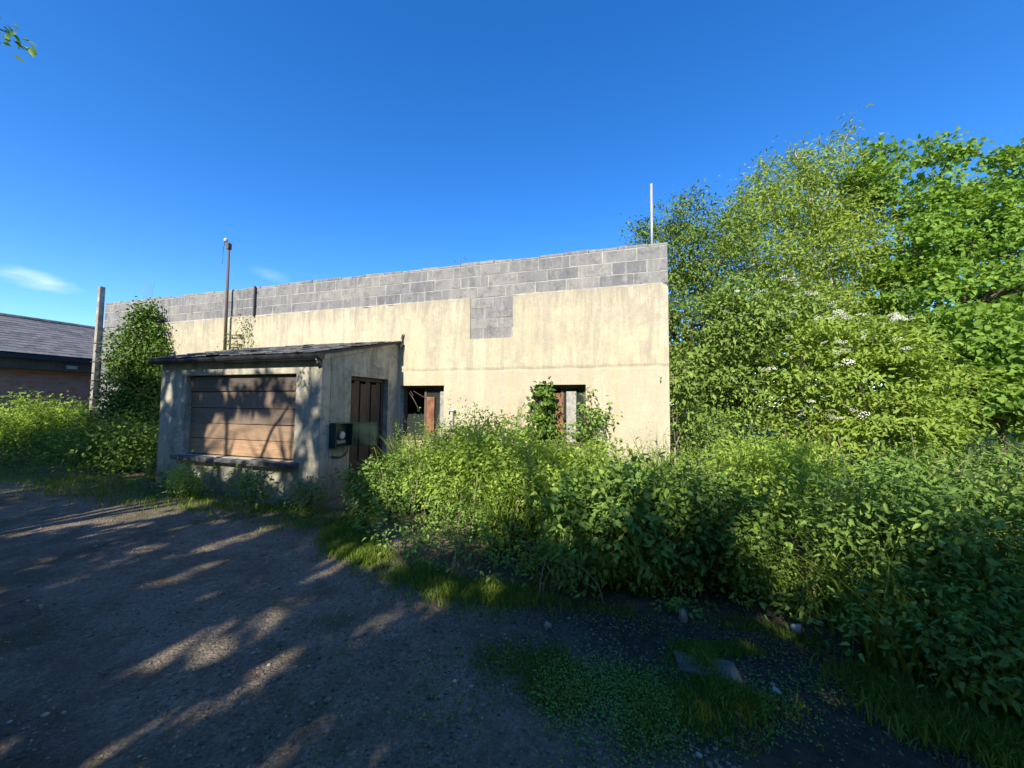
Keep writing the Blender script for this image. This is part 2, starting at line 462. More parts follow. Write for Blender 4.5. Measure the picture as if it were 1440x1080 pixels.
def plant(name, label, cat, base, lobes, leaf, mat, bark, clump_area=.10, per=9, spread=.17, flat=.55, up=.5,
          trunk=.07, group=None, crown='crown', stem='trunk', keep=keep_all, hexa=False, shell=.45, shoots=0, seed=1,
          lean=(0, 0), twig=.45, fork=.35, droop=.25, clip=None):
    r = np.random.default_rng(seed); rr = random.Random(seed)
    base = np.array(base, float)
    root = tag(empty(name, tuple(base)), label, cat, group)
    P, D, N = [], [], []
    wood = MB()
    top = max(l[2] for l in lobes)
    fk = np.array([lean[0] * .5, lean[1] * .5, top * fork])
    if trunk > 0:
        wood.tube([(0, 0, -.15), (fk[0] * .3, fk[1] * .3, fk[2] * .4), tuple(fk)], [trunk * 1.35, trunk, trunk * .8], 8)
    for l in lobes:
        c = np.array(l[:3], float); a = np.array(l[3:6], float)
        area = 4.2 * (a[0] * a[1] + a[0] * a[2] + a[1] * a[2])
        n = max(6, int(area / clump_area))
        d = nrm(r.normal(size=(n, 3))); rad = r.uniform(shell, 1.04, n) ** .7
        # an uneven skin: lobes of the skin bulge in and out
        wob = 1 + .22 * np.sin(d[:, 0] * 5.1 + seed) * np.sin(d[:, 2] * 6.3 + seed * 1.7) + .14 * np.sin(d[:, 1] * 11 + seed * 3.1)
        cp = c + d * a * (rad * wob)[:, None]
        if trunk > 0:
            mid = (fk + c) * .5 + r.normal(size=3) * .12 * np.linalg.norm(c - fk)
            wood.tube([tuple(fk), tuple(mid), tuple(c)], [trunk * .6, trunk * .42, trunk * .22], 6)
        for i in range(n):
            if trunk > 0 and rr.random() < twig * .35:
                m2 = c + (cp[i] - c) * .55 + r.normal(size=3) * .06
                wood.tube([tuple(c), tuple(m2), tuple(cp[i])], [trunk * .2, trunk * .12, .004], 4, False)
        m = r.poisson(per, n).clip(2)
        idx = np.repeat(np.arange(n), m); k = len(idx)
        off = r.normal(size=(k, 3)) * spread * np.array([1, 1, flat])
        p = cp[idx] + off
        outw = nrm(p - c)
        dd = nrm(outw * .7 + r.normal(size=(k, 3)) * .6 + np.array([0, 0, -droop]))
        nn = nrm(np.array([0, 0, up * .8]) + outw * .75 + r.normal(size=(k, 3)) * .42)
        P.append(p); D.append(dd); N.append(nn)
        for s_ in range(shoots):                   # leader shoots standing clear of the crown
            th = r.uniform(0, 6.28); b0 = c + np.array([math.cos(th) * a[0] * .6, math.sin(th) * a[1] * .6, a[2] * .75])
            ln = a[2] * r.uniform(.35, .75); t1 = b0 + np.array([r.normal() * .15, r.normal() * .15, ln])
            wood.tube([tuple(c), tuple(b0), tuple(t1)], [trunk * .2, .018, .006], 5, False)
            k = int(ln * 40 * per / 9); tt = r.uniform(0, 1, k); p = b0 + (t1 - b0) * tt[:, None] + r.normal(size=(k, 3)) * spread * .8
            ow = nrm(r.normal(size=(k, 3)) * np.array([1, 1, .3]))
            P.append(p); D.append(nrm(ow + np.array([0, 0, -droop]))); N.append(nrm(np.array([0, 0, up]) + ow * .4 + r.normal(size=(k, 3)) * .3))
    P = np.concatenate(P); D = np.concatenate(D); N = np.concatenate(N)
    kk = keep(P + base) & (P[:, 2] + base[2] > .02)
    if clip is not None: kk &= clip(P + base)
    P, D, N = P[kk], D[kk], N[kk]
    L = leaf[0] * r.uniform(.65, 1.25, len(P)); Wd = leaf[1] * r.uniform(.7, 1.2, len(P))
    me = leaf_mesh(crown, P, D, N, L, Wd, hexa=hexa)
    link(crown, me, mat, root)
    if trunk > 0: wood.build(stem, bark, root, smooth=True)
    return root

def outside_wall(P):                               # nothing grows through the building or the porch
    q = P - JX; u = q @ EX; y = q @ EN
    inside = (u > -10.2) & (u < 5.45) & (y > -.05) & (y < 8.2) & (P[:, 2] < 4.5)
    q = P - FX; u = q @ EX; y = q @ EN
    inside |= (u > -3.85) & (u < .04) & (y > -.04) & (y < 2.2) & (P[:, 2] < 3.0)
    return ~inside

# ------------------------------------------------------------------ ground
def hgt(x, y):
    d = np.hypot(x, y)
    return (vnoise(x, y, .35, 3) * .022 + vnoise(x, y, 1.3, 4) * .008) * np.clip(1.6 - d / 14, 0, 1)

def grid_axis(lo, hi, step):
    c = np.arange(lo, hi, step); a = []; s = step; x = hi
    while x < 450: a.append(x); s *= 1.35; x += s
    b = []; s = step; x = lo - step
    while x > -450: b.append(x); s *= 1.35; x -= s
    return np.array(b[::-1] + list(c) + a + [450.])
gx = grid_axis(-9, 5, .12); gy = grid_axis(.4, 9, .12)
X, Y = np.meshgrid(gx, gy)
V = np.stack([X, Y, hgt(X, Y)], -1).reshape(-1, 3)
nx = len(gx); ii, jj = np.meshgrid(np.arange(nx - 1), np.arange(len(gy) - 1))
a = (jj * nx + ii).ravel(); Fq = np.stack([a, a + 1, a + nx + 1, a + nx], 1)
go = link('ground', np_mesh('ground', V, Fq), M['ground']); tag(go, kind='structure')
for p in go.data.polygons: p.use_smooth = True

# bank outline (front edge first, then round the back)
FRONT = np.array([(-2.35, 6.75), (-2.2, 5.6), (-2.05, 4.7), (-1.68, 4.16), (-.62, 3.40), (.24, 3.10), (1.13, 2.95), (1.75, 2.85), (2.10, 2.62), (2.02, 2.22), (2.25, 2.0), (2.7, 1.75), (3.6, 1.35)])
POLY = np.concatenate([FRONT, [(9, 1.3), (15.5, 8), (15.5, 12), (4.2, 10.0), (2.80, 6.42), (-2.36, 7.86)]])
def in_poly(x, y, poly):
    c = np.zeros(len(x), bool); j = len(poly) - 1
    for i in range(len(poly)):
        xi, yi = poly[i]; xj, yj = poly[j]
        t = ((yi > y) != (yj > y)) & (x < (xj - xi) * (y - yi) / (yj - yi + 1e-12) + xi)
        c ^= t; j = i
    return c
def dist_line(x, y, pts):
    d = np.full(len(x), 1e9)
    for (ax, ay), (bx, by) in zip(pts[:-1], pts[1:]):
        vx, vy = bx - ax, by - ay
        t = np.clip(((x - ax) * vx + (y - ay) * vy) / (vx * vx + vy * vy), 0, 1)
        d = np.minimum(d, np.hypot(x - ax - t * vx, y - ay - t * vy))
    return d
def bank_h(x, y):
    d = dist_line(x, y, FRONT)
    h = .78 + .10 * np.clip((x - 2.2) / 1.5, 0, 1) * np.clip((5 - y) / 2, 0, 1) + .30 * np.clip((y - 4.6) / 2.2, 0, 1) * np.clip((1.2 - x) / 1.5, 0, 1)
    h *= .28 + .72 * np.clip(d / .75, 0, 1) ** .8
    h += vnoise(x, y, .6, 8) * .30 + vnoise(x, y, 1.5, 9) * .18
    for cx, cy, rr, am in ((2.55, 3.55, .55, .75), (1.5, 4.15, .4, .5), (.15, 3.75, .35, .5), (3.9, 3.3, .5, .6)):
        h *= 1 - am * np.exp(-((x - cx) ** 2 + (y - cy) ** 2) / (rr * rr))
    return np.clip(h, .10, 2)

def stems(n, poly, hf, seed, dens=None):
    r = np.random.default_rng(seed)
    lo = poly.min(0); hi = poly.max(0)
    x = r.uniform(lo[0], hi[0], n); y = r.uniform(lo[1], hi[1], n)
    k = in_poly(x, y, poly)
    if dens is not None: k &= r.uniform(size=n) < dens(x, y)
    x, y = x[k], y[k]
    P = np.stack([x, y, hgt(x, y)], 1); k = outside_wall(P + np.array([0, 0, .5]))
    return x[k], y[k], r

def weed_bed(name, n, poly, hf, mat, leafL, per, seed, dens=None, lowcut=.15):
    """upright weeds: stems with whorls of leaves; one uncountable mass"""
    x, y, r = stems(n, poly, hf, seed, dens)
    h = hf(x, y) * np.where(r.uniform(size=len(x)) < .07, r.uniform(1.1, 1.5, len(x)), r.uniform(.6, 1.12, len(x))); lx = r.normal(size=len(x)) * .09 * h * 2; ly = r.normal(size=len(x)) * .09 * h * 2 - .05
    m = r.poisson(per * np.clip(h, .3, 1.3)).clip(3); idx = np.repeat(np.arange(len(x)), m); k = len(idx)
    t = lowcut + (1 - lowcut) * r.uniform(0, 1, k) ** .7
    z0 = hgt(x, y)
    P = np.stack([x[idx] + lx[idx] * t, y[idx] + ly[idx] * t, z0[idx] + h[idx] * t], 1)
    th = r.uniform(0, 6.283, k); reach = (.10 * (1.15 - t))[:, None] * r.uniform(.2, 1, (k, 1))
    O = np.stack([np.cos(th), np.sin(th), np.zeros(k)], 1)
    P = P + O * reach
    D = O + np.stack([np.zeros(k), np.zeros(k), r.uniform(-.7, .35, k)], 1)
    N = np.array([0, -.15, .8]) + r.normal(size=(k, 3)) * .40 + O * .55
    kk = outside_wall(P); P, D, N, t = P[kk], D[kk], N[kk], t[kk]
    L = leafL * r.uniform(.6, 1.3, len(P)) * (1.1 - .45 * t ** 3)
    me = leaf_mesh(name, P, D, N, L, L * .5, hexa=True, curl=.2)
    return link(name, me, mat)

def dens_bank(x, y):
    return np.where(x + .6 * y > 7.5, .22, np.where((y > 5.2) & (x > 3.5), .45, 1.0))
nb = weed_bed('nettle_bed', 27000, POLY, bank_h, M['nettle'], .050, 22, 21, dens_bank)
tag(nb, 'dense knee to waist high bed of green nettles and weeds filling the yard in front of the yellow wall', 'undergrowth', kind='stuff')

def patchy(sc, seed, lo):
    return lambda x, y: np.where(vnoise(x, y, sc, seed) > lo, 1.0, .06) * dens_bank(x, y)
cp = weed_bed('cow_parsley', 8500, POLY, lambda x, y: bank_h(x, y) * 1.18 + .05, M['bright'], .030, 30, 25, patchy(.5, 61, .05), .35)
tag(cp, 'finer bright green feathery weeds standing among the nettles in loose patches', 'undergrowth', kind='stuff')
# dry canes and long arching stems through the bed
mb = MB(); rc = random.Random(3); k_ = 0
while k_ < 260:
    x_, y_ = rc.uniform(-2.2, 6), rc.uniform(1.7, 7.5)
    if not in_poly(np.array([x_]), np.array([y_]), POLY)[0] or not outside_wall(np.array([[x_, y_, .5]]))[0]: continue
    h_ = float(bank_h(np.array([x_]), np.array([y_]))[0]) * rc.uniform(.9, 1.45); a_ = rc.uniform(0, 6.28); q_ = rc.uniform(.05, .4)
    pts_ = [(x_ + math.cos(a_) * q_ * t * t, y_ + math.sin(a_) * q_ * t * t, h_ * (t * (1.15 - .15 * t))) for t in (0, .35, .65, 1)]
    if outside_wall(np.array(pts_) + 0.0)[-1]: mb.tube(pts_, [.006, .005, .004, .002], 4, False); k_ += 1
tag(mb.build('dry_stems', M['drystem'], None), 'thin dry canes and stalks sticking up through the nettles', 'dry stems', kind='stuff')

LEFTP = np.array([(-5.5, 6.35), (-7.2, 6.9), (-9.2, 7.6), (-12.5, 8.6), (-17, 9.0), (-19, 14), (-14.5, 13.0), (-12.4, 11.2), (-6.7, 9.1), (-6.65, 7.2)])
def left_h(x, y):
    d = dist_line(x, y, LEFTP[:5])
    return np.clip((.22 + .95 * np.clip(d / 1.5, 0, 1)) + vnoise(x, y, .3, 12) * .22 + vnoise(x, y, 1.1, 13) * .10, .12, 2)
lb = weed_bed('bramble_bed', 5200, LEFTP, left_h, M['bramble'], .095, 17, 22)
tag(lb, 'tangled bed of nettles and brambles along the track below the brick barn', 'undergrowth', kind='stuff')

# ------------------------------------------------------------------ grass, gravel stones, litter
def grass_obj(name, x, y, hh, mat, seed):
    r = np.random.default_rng(seed); n = len(x)
    P = np.stack([x, y, hgt(x, y) - .005], 1)
    th = r.uniform(0, 6.283, n); S = np.stack([np.cos(th), np.sin(th), np.zeros(n)], 1)
    le = np.stack([r.normal(size=n) * .35, r.normal(size=n) * .35, np.zeros(n)], 1)
    h = (hh * r.uniform(.5, 1.3, n))[:, None]; w = r.uniform(.0022, .0045, n)[:, None] * (1 + h * 3)
    mid = P + np.array([0, 0, .6]) * h + le * h * .35; tip = P + np.array([0, 0, .95]) * h + le * h * 1.0
    V = np.stack([P - S * w, P + S * w, mid + S * w * .7, mid - S * w * .7, tip], 1).reshape(-1, 3)
    b = np.arange(n)[:, None] * 5
    F = np.concatenate([b + np.array([[0, 1, 2]]), b + np.array([[0, 2, 3]]), b + np.array([[3, 2, 4]])], 0)
    return link(name, np_mesh(name, V, F), mat)
gxs, gys, gh = [], [], []
def patch(n, cx, cy, sx_, sy_, h, cut=None):
    x = rng.normal(cx, sx_, n); y = rng.normal(cy, sy_, n)
    k = vnoise(x, y, 1.6, 31) + rng.normal(size=n) * .18 > -.05
    gxs.append(x[k]); gys.append(y[k]); gh.append(np.full(k.sum(), h))
patch(4200, 1.2, 2.40, .07, .05, .04); patch(12000, .75, 2.05, .36, .15, .028); patch(4000, .62, 2.02, .22, .08, .05); patch(3000, 1.28, 2.2, .10, .13, .06)
patch(3500, .15, 2.35, .25, .10, .03); patch(3000, 1.35, 2.50, .14, .05, .04); patch(1200, -.2, 2.0, .5, .25, .02)
def along(n, pts, s, h, off=0.0):
    pts = np.array(pts, float); i = rng.integers(0, len(pts) - 1, n); t = rng.uniform(0, 1, n)[:, None]
    p = pts[i] * (1 - t) + pts[i + 1] * t + rng.normal(size=(n, 2)) * s
    k = vnoise(p[:, 0], p[:, 1], .9, 33) + rng.normal(size=n) * .25 > -.35
    p = p[k]; gxs.append(p[:, 0]); gys.append(p[:, 1]); gh.append(np.full(len(p), h))
along(15000, FRONT[1:6] - np.array([0, .10]), .13, .075)
along(1800, FRONT[5:9] - np.array([0, .06]), .06, .05)
along(12000, [(2.0, 2.15), (2.25, 1.95), (2.7, 1.7), (3.6, 1.3)], .12, .09)
along(5500, [(-2.4, 4.9), (-3.0, 5.45), (-4.3, 5.75), (-5.6, 6.2)], .26, .065)
along(6500, [(-5.3, 6.0), (-7.2, 6.65), (-9.2, 7.35), (-12.5, 8.3), (-16, 8.8)], .34, .11)
x = rng.uniform(-8, 2, 9000); y = rng.uniform(1.3, 7, 9000)
k = vnoise(x, y, .8, 41) + rng.normal(size=9000) * .2 > .42
gxs.append(x[k]); gys.append(y[k]); gh.append(np.full(k.sum(), .022))
x = rng.uniform(-2.2, 5.5, 30000); y = rng.uniform(1.8, 6.5, 30000)
k = in_poly(x, y, POLY) & (vnoise(x, y, .6, 71) > .32) & (dist_line(x, y, FRONT) > .12)
x, y = x[k], y[k]; gxs.append(x); gys.append(y); gh.append(bank_h(x, y) * rng.uniform(.7, 1.25, len(x)))
x, y, h = np.concatenate(gxs), np.concatenate(gys), np.concatenate(gh)
k = outside_wall(np.stack([x, y, np.full(len(x), .3)], 1))
g = grass_obj('grass', x[k], y[k], h[k], M['grass'], 5)
tag(g, 'short green grass edging the gravel and growing in patches on the yard', 'grass', kind='stuff')

ICO = None
def ico():
    t = (1 + 5 ** .5) / 2
    v = nrm(np.array([(-1, t, 0), (1, t, 0), (-1, -t, 0), (1, -t, 0), (0, -1, t), (0, 1, t), (0, -1, -t), (0, 1, -t), (t, 0, -1), (t, 0, 1), (-t, 0, -1), (-t, 0, 1)], float))
    f = np.array([(0, 11, 5), (0, 5, 1), (0, 1, 7), (0, 7, 10), (0, 10, 11), (1, 5, 9), (5, 11, 4), (11, 10, 2), (10, 7, 6), (7, 1, 8), (3, 9, 4), (3, 4, 2), (3, 2, 6), (3, 6, 8), (3, 8, 9), (4, 9, 5), (2, 4, 11), (6, 2, 10), (8, 6, 7), (9, 8, 1)])
    return v, f
def stones_mesh(name, x, y, size, r):
    v, f = ico(); n = len(x)
    sc = size[:, None] * r.uniform(.6, 1.3, (n, 3)) * np.array([1, 1, .6])
    th = r.uniform(0, 6.28, n); c, s = np.cos(th), np.sin(th)
    V = v[None] * (1 + r.normal(size=(n, 12, 1)) * .12) * sc[:, None, :]
    V = np.stack([V[..., 0] * c[:, None] - V[..., 1] * s[:, None], V[..., 0] * s[:, None] + V[..., 1] * c[:, None], V[..., 2]], -1)
    V = V + np.stack([x, y, hgt(x, y) + size * .15], 1)[:, None, :]
    F = f[None] + (np.arange(n) * 12)[:, None, None]
    return np_mesh(name, V.reshape(-1, 3), F.reshape(-1, 3))
def m_peb():
    m, nt, b, out = mat_new('gravel_stone')
    c = ramp(nt, island(nt), [(0, (.075, .058, .04)), (.5, (.16, .125, .088)), (.95, (.27, .22, .16)), (1, (.40, .34, .27))])
    nt.links.new(c, b.inputs['Base Color']); b.inputs['Roughness'].default_value = .85
    return m
n = 22000
d = 1.25 + 4.2 * rng.uniform(0, 1, n) ** 1.6; ang = rng.uniform(-1.12, .62, n)
x = d * np.tan(ang) * .9; y = d
k = (vnoise(x, y, .55, 51) + rng.normal(size=n) * .35 > -.25) & ~in_poly(x, y, POLY) & (x > -8)
x, y = x[k], y[k]
sz = rng.lognormal(math.log(.0062), .42, len(x)).clip(.003, .019)
g = link('gravel', stones_mesh('gravel', x, y, sz, rng), m_peb())
tag(g, 'loose grey gravel stones scattered over the shaded yard', 'gravel', kind='stuff')
n = 9000
x = np.concatenate([rng.normal(.7, .45, n), rng.uniform(-2.1, 2.4, n)]); y = np.concatenate([rng.normal(2.1, .18, n), rng.uniform(1.4, 4.4, n)])
dl = dist_line(x, y, FRONT)
k = (vnoise(x, y, 1.1, 81) + rng.normal(size=len(x)) * .2 > .0) & ((np.arange(len(x)) < n) | (dl < .35))
x, y = x[k], y[k]; th = rng.uniform(0, 6.28, len(x))
me = leaf_mesh('creeping_weeds', np.stack([x, y, hgt(x, y) + rng.uniform(.004, .035, len(x))], 1), np.stack([np.cos(th), np.sin(th), rng.uniform(-.2, .3, len(x))], 1),
               np.array([0, 0, 1.]) + rng.normal(size=(len(x), 3)) * .25, rng.uniform(.008, .022, len(x)), rng.uniform(.006, .014, len(x)))
tag(link('creeping_weeds', me, M['nettle']), 'low creeping weeds and clover carpeting the yard in front of the bank', 'ground cover', kind='stuff')
n = 1500
pp = np.concatenate([FRONT[4:12]]); i = rng.integers(0, len(pp) - 1, n); t = rng.uniform(0, 1, n)[:, None]
p = pp[i] * (1 - t) + pp[i + 1] * t + rng.normal(size=(n, 2)) * .25 - np.array([0, .15])
P3 = np.stack([p[:, 0], p[:, 1], hgt(p[:, 0], p[:, 1]) + .006], 1)
th = rng.uniform(0, 6.28, n)
me = leaf_mesh('leaf_litter', P3, np.stack([np.cos(th), np.sin(th), rng.uniform(-.05, .3, n)], 1), np.array([0, 0, 1.]) + rng.normal(size=(n, 3)) * .3, rng.uniform(.012, .04, n), rng.uniform(.006, .018, n))
tag(link('leaf_litter', me, M['litter']), 'dry brown leaves and bits of stalk on the earth beside the weeds', 'leaf litter', kind='stuff')

# ------------------------------------------------------------------ main building
def wall_grid(mb, us, zs, hole, y0, y1, topf=None):
    """slab between y0 and y1 with rectangular holes; topf gives a ragged top edge"""
    vid = {}
    def v(u, y, z):
        zz = topf(u) if (topf and abs(z - zs[-1]) < 1e-6) else z
        k = (round(u, 4), round(y, 4), round(z, 4))
        if k not in vid: vid[k] = len(mb.v); mb.v.append((u, y, zz))
        return vid[k]
    nu, nz = len(us) - 1, len(zs) - 1
    solid = lambda i, j: 0 <= i < nu and 0 <= j < nz and not hole((us[i] + us[i + 1]) / 2, (zs[j] + zs[j + 1]) / 2)
    for i in range(nu):
        for j in range(nz):
            if not solid(i, j): continue
            a, b, c, d = us[i], us[i + 1], zs[j], zs[j + 1]
            mb.f.append((v(a, y0, c), v(b, y0, c), v(b, y0, d), v(a, y0, d)))
            mb.f.append((v(a, y1, c), v(a, y1, d), v(b, y1, d), v(b, y1, c)))
            if not solid(i - 1, j): mb.f.append((v(a, y0, c), v(a, y0, d), v(a, y1, d), v(a, y1, c)))
            if not solid(i + 1, j): mb.f.append((v(b, y0, c), v(b, y1, c), v(b, y1, d), v(b, y0, d)))
            if not solid(i, j - 1): mb.f.append((v(a, y0, c), v(a, y1, c), v(b, y1, c), v(b, y0, c)))
            if not solid(i, j + 1): mb.f.append((v(a, y0, d), v(b, y0, d), v(b, y1, d), v(a, y1, d)))
def cuts(lo, hi, step, extra):
    s = list(np.arange(lo, hi, step)) + [hi]
    s = [q for q in s if q in (lo, hi) or all(abs(q - e_) > step * .3 for e_ in extra)]
    return sorted(set([round(float(q), 4) for q in s + list(extra)]))
W1 = (.045, 1.09, .85, 1.955); W2 = (3.03, 3.95, .85, 1.955); WB = (1.65, 2.555, 2.885, 3.72)
def hole_r(u, z): return any(a < u < b and c < z < d for a, b, c, d in (W1, W2, (WB[0], WB[1], WB[2], 9)))
def hole_c(u, z): return any(a < u < b and c < z < d for a, b, c, d in (W1, W2, (WB[0], WB[1], WB[2], 3.722)))
UL, UR = -10.1, 5.36
bd = tag(empty('derelict_building', tuple(JX), -YAW), 'long flat-topped derelict building with yellow rendered wall and grey block parapet', 'building')
mb = MB(); wall_grid(mb, cuts(UL + .02, UR - .012, 9, (W1[0], W1[1], W2[0], W2[1], WB[0], WB[1])), cuts(-.1, 4.40, 9, (.85, 1.955, WB[2], 3.722)), hole_c, .012, .24); mb.build('block_wall', M['bond'], bd)
# exposed blocks: parapet courses and the bare left bay
mb = MB()
def course(mb, u0, u1, z, off, y, hgt_=.209, dep=.05, wid=.60):
    u = u0 - off
    while u < u1:
        a, b = max(u, u0), min(u + wid - random.uniform(.012, .02), u1)
        if b - a > .05:
            o = abs(random.gauss(0, .0015)) * -1; mb.box(a, y + o, z, b, y + dep, z + hgt_, .003)
        u += wid
for k in range(3): course(mb, UL, UR, 3.728 + k * .226, (.30 if k % 2 else .0) + (.1, .17, .04)[k], -.004)
pa_ = mb.build('parapet', M['block'], bd)
mb = MB(); mb.box(UL + .001, -.0015, 3.724, UR - .003, .011, 4.402); mb.build('parapet_mortar', M['mortar'], pa_)
mb = MB()
for k in range(16): course(mb, UL, -8.55, .08 + k * .226, (.30 if k % 2 else 0), -.006)
mb.build('bare_block_bay', M['block'], bd)
mb = MB(); course(mb, WB[0] + .004, WB[1] - .004, WB[2] + .003, .32, -.004, .2, .05, .6); course(mb, WB[0] + .004, WB[1] - .004, WB[2] + .21, .02, -.004, .2, .05, .6)
course(mb, WB[0] + .004, WB[1] - .004, WB[2] + .417, .30, -.004, .2, .05, .6); course(mb, WB[0] + .004, WB[1] - .004, WB[2] + .624, .12, -.004, .195, .05, .6)
wi_ = mb.build('window_infill', M['block'], bd); m2_ = MB(); m2_.box(WB[0] + .001, -.0012, WB[2] + .001, WB[1] - .001, .09, 3.720); m2_.build('infill_mortar', M['mortar'], wi_)
tag(wi_, 'upper window opening closed with grey concrete blocks')
mb = MB()
u = UL
while u < UR:
    l = random.uniform(.3, .55); b = min(u + l - random.uniform(.004, .012), UR + .0); dz = random.uniform(-.02, .012); t0 = random.uniform(-.012, .012); yf = random.uniform(-.012, .0)
    mb.quad8([(u, yf, 4.404), (b, yf, 4.404), (b, .26, 4.404), (u, .26, 4.404), (u, yf + .012, 4.462 + dz), (b, yf + .012, 4.462 + dz + t0), (b, .255, 4.46 + dz), (u, .255, 4.46 + dz)])
    u += l
mb.build('coping', M['block'], bd, .008)
# render coat with a broken upper edge
rt = random.Random(5); edge = {}
def topf(u):
    k = round(u, 3)
    if k not in edge:
        edge[k] = 3.722 + .012 * math.sin(u * 2.1) + .010 * math.sin(u * 9) + rt.uniform(-.02, .012) - (.06 if rt.random() < .03 else 0)
    return edge[k]
mb = MB(); wall_grid(mb, cuts(-8.55, UR, .11, (W1[0], W1[1], W2[0], W2[1], WB[0], WB[1])), cuts(0, 3.715, 9, (.85, 1.955, WB[2])), hole_r, -.022, .0085, topf)
mb.build('render_coat', M['render'], bd)
# fallen render along the crack under the parapet: a lip of mortar
mb = MB()
us_ = np.arange(-8.4, UR, .09); prev = None
for u in us_:
    t = .5 + .5 * math.sin(u * 3.1) * math.sin(u * 1.3 + 2); zb = 3.716 - .03 * t * random.uniform(.3, 1); yb = -.012 - .016 * t * random.uniform(.4, 1)
    if WB[0] - .02 < u < WB[1] + .02: yb, zb = -.0024, 3.727
    i = len(mb.v); mb.v += [(u, yb, zb), (u, yb + (.004 if yb < -.005 else .0004), 3.734 + random.uniform(-.004, .006)), (u, -.0015, 3.735), (u, -.0015, zb)]
    if prev is not None:
        for k in range(4): mb.f.append((prev + k, prev + (k + 1) % 4, i + (k + 1) % 4, i + k))
    prev = i
mb.build('mortar_lip', M['mortar'], bd)
mb = MB()
mb.box(UR - .26, .245, -.1, UR - .014, 8, 4.40); mb.box(UL + .022, .245, -.1, UL + .26, 8, 4.40); mb.box(UL + .27, 7.75, -.1, UR - .27, 7.99, 4.40)
mb.build('side_wall', M['bond'], bd)
mb = MB(); mb.box(UL + .27, .25, 3.80, UR - .27, 7.74, 3.95); mb.build('flat_roof', M['roofdeck'], bd)
mb = MB(); mb.box(UL + .27, .25, -.02, UR - .27, 7.74, .06); mb.box(-3, 3.2, .07, 5.0, 3.3, 3.79); mb.build('interior_partition', M['interior'], bd)
mb = MB(); mb.tube([(-4.165, -.045, 3.70), (-4.165, -.045, 4.46)], .024, 8); mb.box(-4.20, -.021, 3.95, -4.13, -.006, 3.98); mb.box(-4.20, -.021, 4.3, -4.13, -.006, 4.33)
mb.build('downpipe', M['black'], bd)
mb = MB(); mb.tube([(1.30, -.07, .75), (1.30, -.07, 1.43)], .035, 10); mb.box(1.21, -.12, 1.432, 1.37, -.024, 1.455); mb.build('vent_pipe', M['white'], bd)
def window(wn, board_u, board_z, pale_u, label):
    a, b, c, d = wn; y0, y1 = .15, .21
    fr = MB(); t = .055
    fr.box(a + .002, y0, c, a + t, y1, d - .002); fr.box(b - t, y0, c, b - .002, y1, d - .002)
    fr.box(a + t + .001, y0, d - t, b - t - .001, y1, d - .002); fr.box(a + t + .001, y0, c, b - t - .001, y1, c + t)
    mid = (a + b) / 2; fr.box(mid - .025, y0 + .003, c + t + .001, mid + .025, y1 - .003, d - t - .001)
    w = fr.build('window', M['frame'], bd); tag(w, label)
    p = MB(); p.box(mid + .03, y0 + .02, c + t, b - t, y0 + .026, d - t); p.box(a + t, y0 + .02, c + t, mid - .03, y0 + .026, c + .5); p.build('pane', M['glass'], w)
    p = MB(); p.box(board_u[0], y0 - .03, board_z[0], board_u[1], y0 - .008, board_z[1], .004); p.build('board', M['rust'], w)
    p = MB(); p.box(pale_u[0], y0 - .03, c, pale_u[1], y0 - .006, d - .12, .004); p.build('pale_strip', M['pale'], w)
    s = MB(); s.box(a + .003, -.06, c - .002, b - .003, .148, c + .03); s.build('window_sill', M['concrete'], w)
    l = MB(); l.box(a - .1, .02, d + .0, b + .1, .2, d + .01)
window(W1, (.62, .80), (.9, 1.72), (.93, 1.03), 'ground floor window beside the porch with an orange board standing in it')
window(W2, (3.36, 3.52), (.9, 1.80), (3.58, 3.76), 'ground floor window half grown over with ivy')
# broken laths hanging in the open part of the left window
mb = MB()
for k in range(4):
    x0 = random.uniform(.12, .3); mb.tube([(x0, .12 + k * .004, 1.93 - k * .06), (x0 + random.uniform(.1, .4), .13, 1.75 - k * .09)], .005, 5)
mb.build('broken_lath', M['pole'], bd)

# ------------------------------------------------------------------ porch
po = tag(empty('lean_to_porch', tuple(FX), -YAW), 'grimy cement lean-to porch with slate roof and boarded window against the yellow wall', 'porch')
PW, PD = -3.77, 2.072
EZ, RZ = 2.41, 2.905                                # wall plate at the front, at the main wall
OW = (-3.10, -.52, .62, 2.055)
mb = MB(); wall_grid(mb, cuts(PW, 0, 9, (OW[0], OW[1])), cuts(-.1, EZ - .05, 9, (OW[2], OW[3])), lambda u, z: OW[0] < u < OW[1] and OW[2] < z < OW[3], 0, .2)
mb.build('front_wall', M['porch'], po, .012)
def slope(y): return EZ - .05 + (RZ - EZ) * (y / PD)
DN, DF, DH = .672, 1.74, 2.065
mb = MB()
def sidewall(mb, x0, x1, door):
    ys = [.203, DN, DF, PD] if door else [.203, PD]
    for a, b in zip(ys[:-1], ys[1:]):
        z0 = DH if (door and a == DN) else -.1
        mb.quad8([(x0, a, z0), (x1, a, z0), (x1, b, z0), (x0, b, z0), (x0, a, slope(a)), (x1, a, slope(a)), (x1, b, slope(b)), (x0, b, slope(b))])
sidewall(mb, -.203, -.002, True)
import bmesh
o = mb.build('side_wall', M['porch'], po)
bm = bmesh.new(); bm.from_mesh(o.data); bmesh.ops.remove_doubles(bm, verts=bm.verts, dist=1e-4)
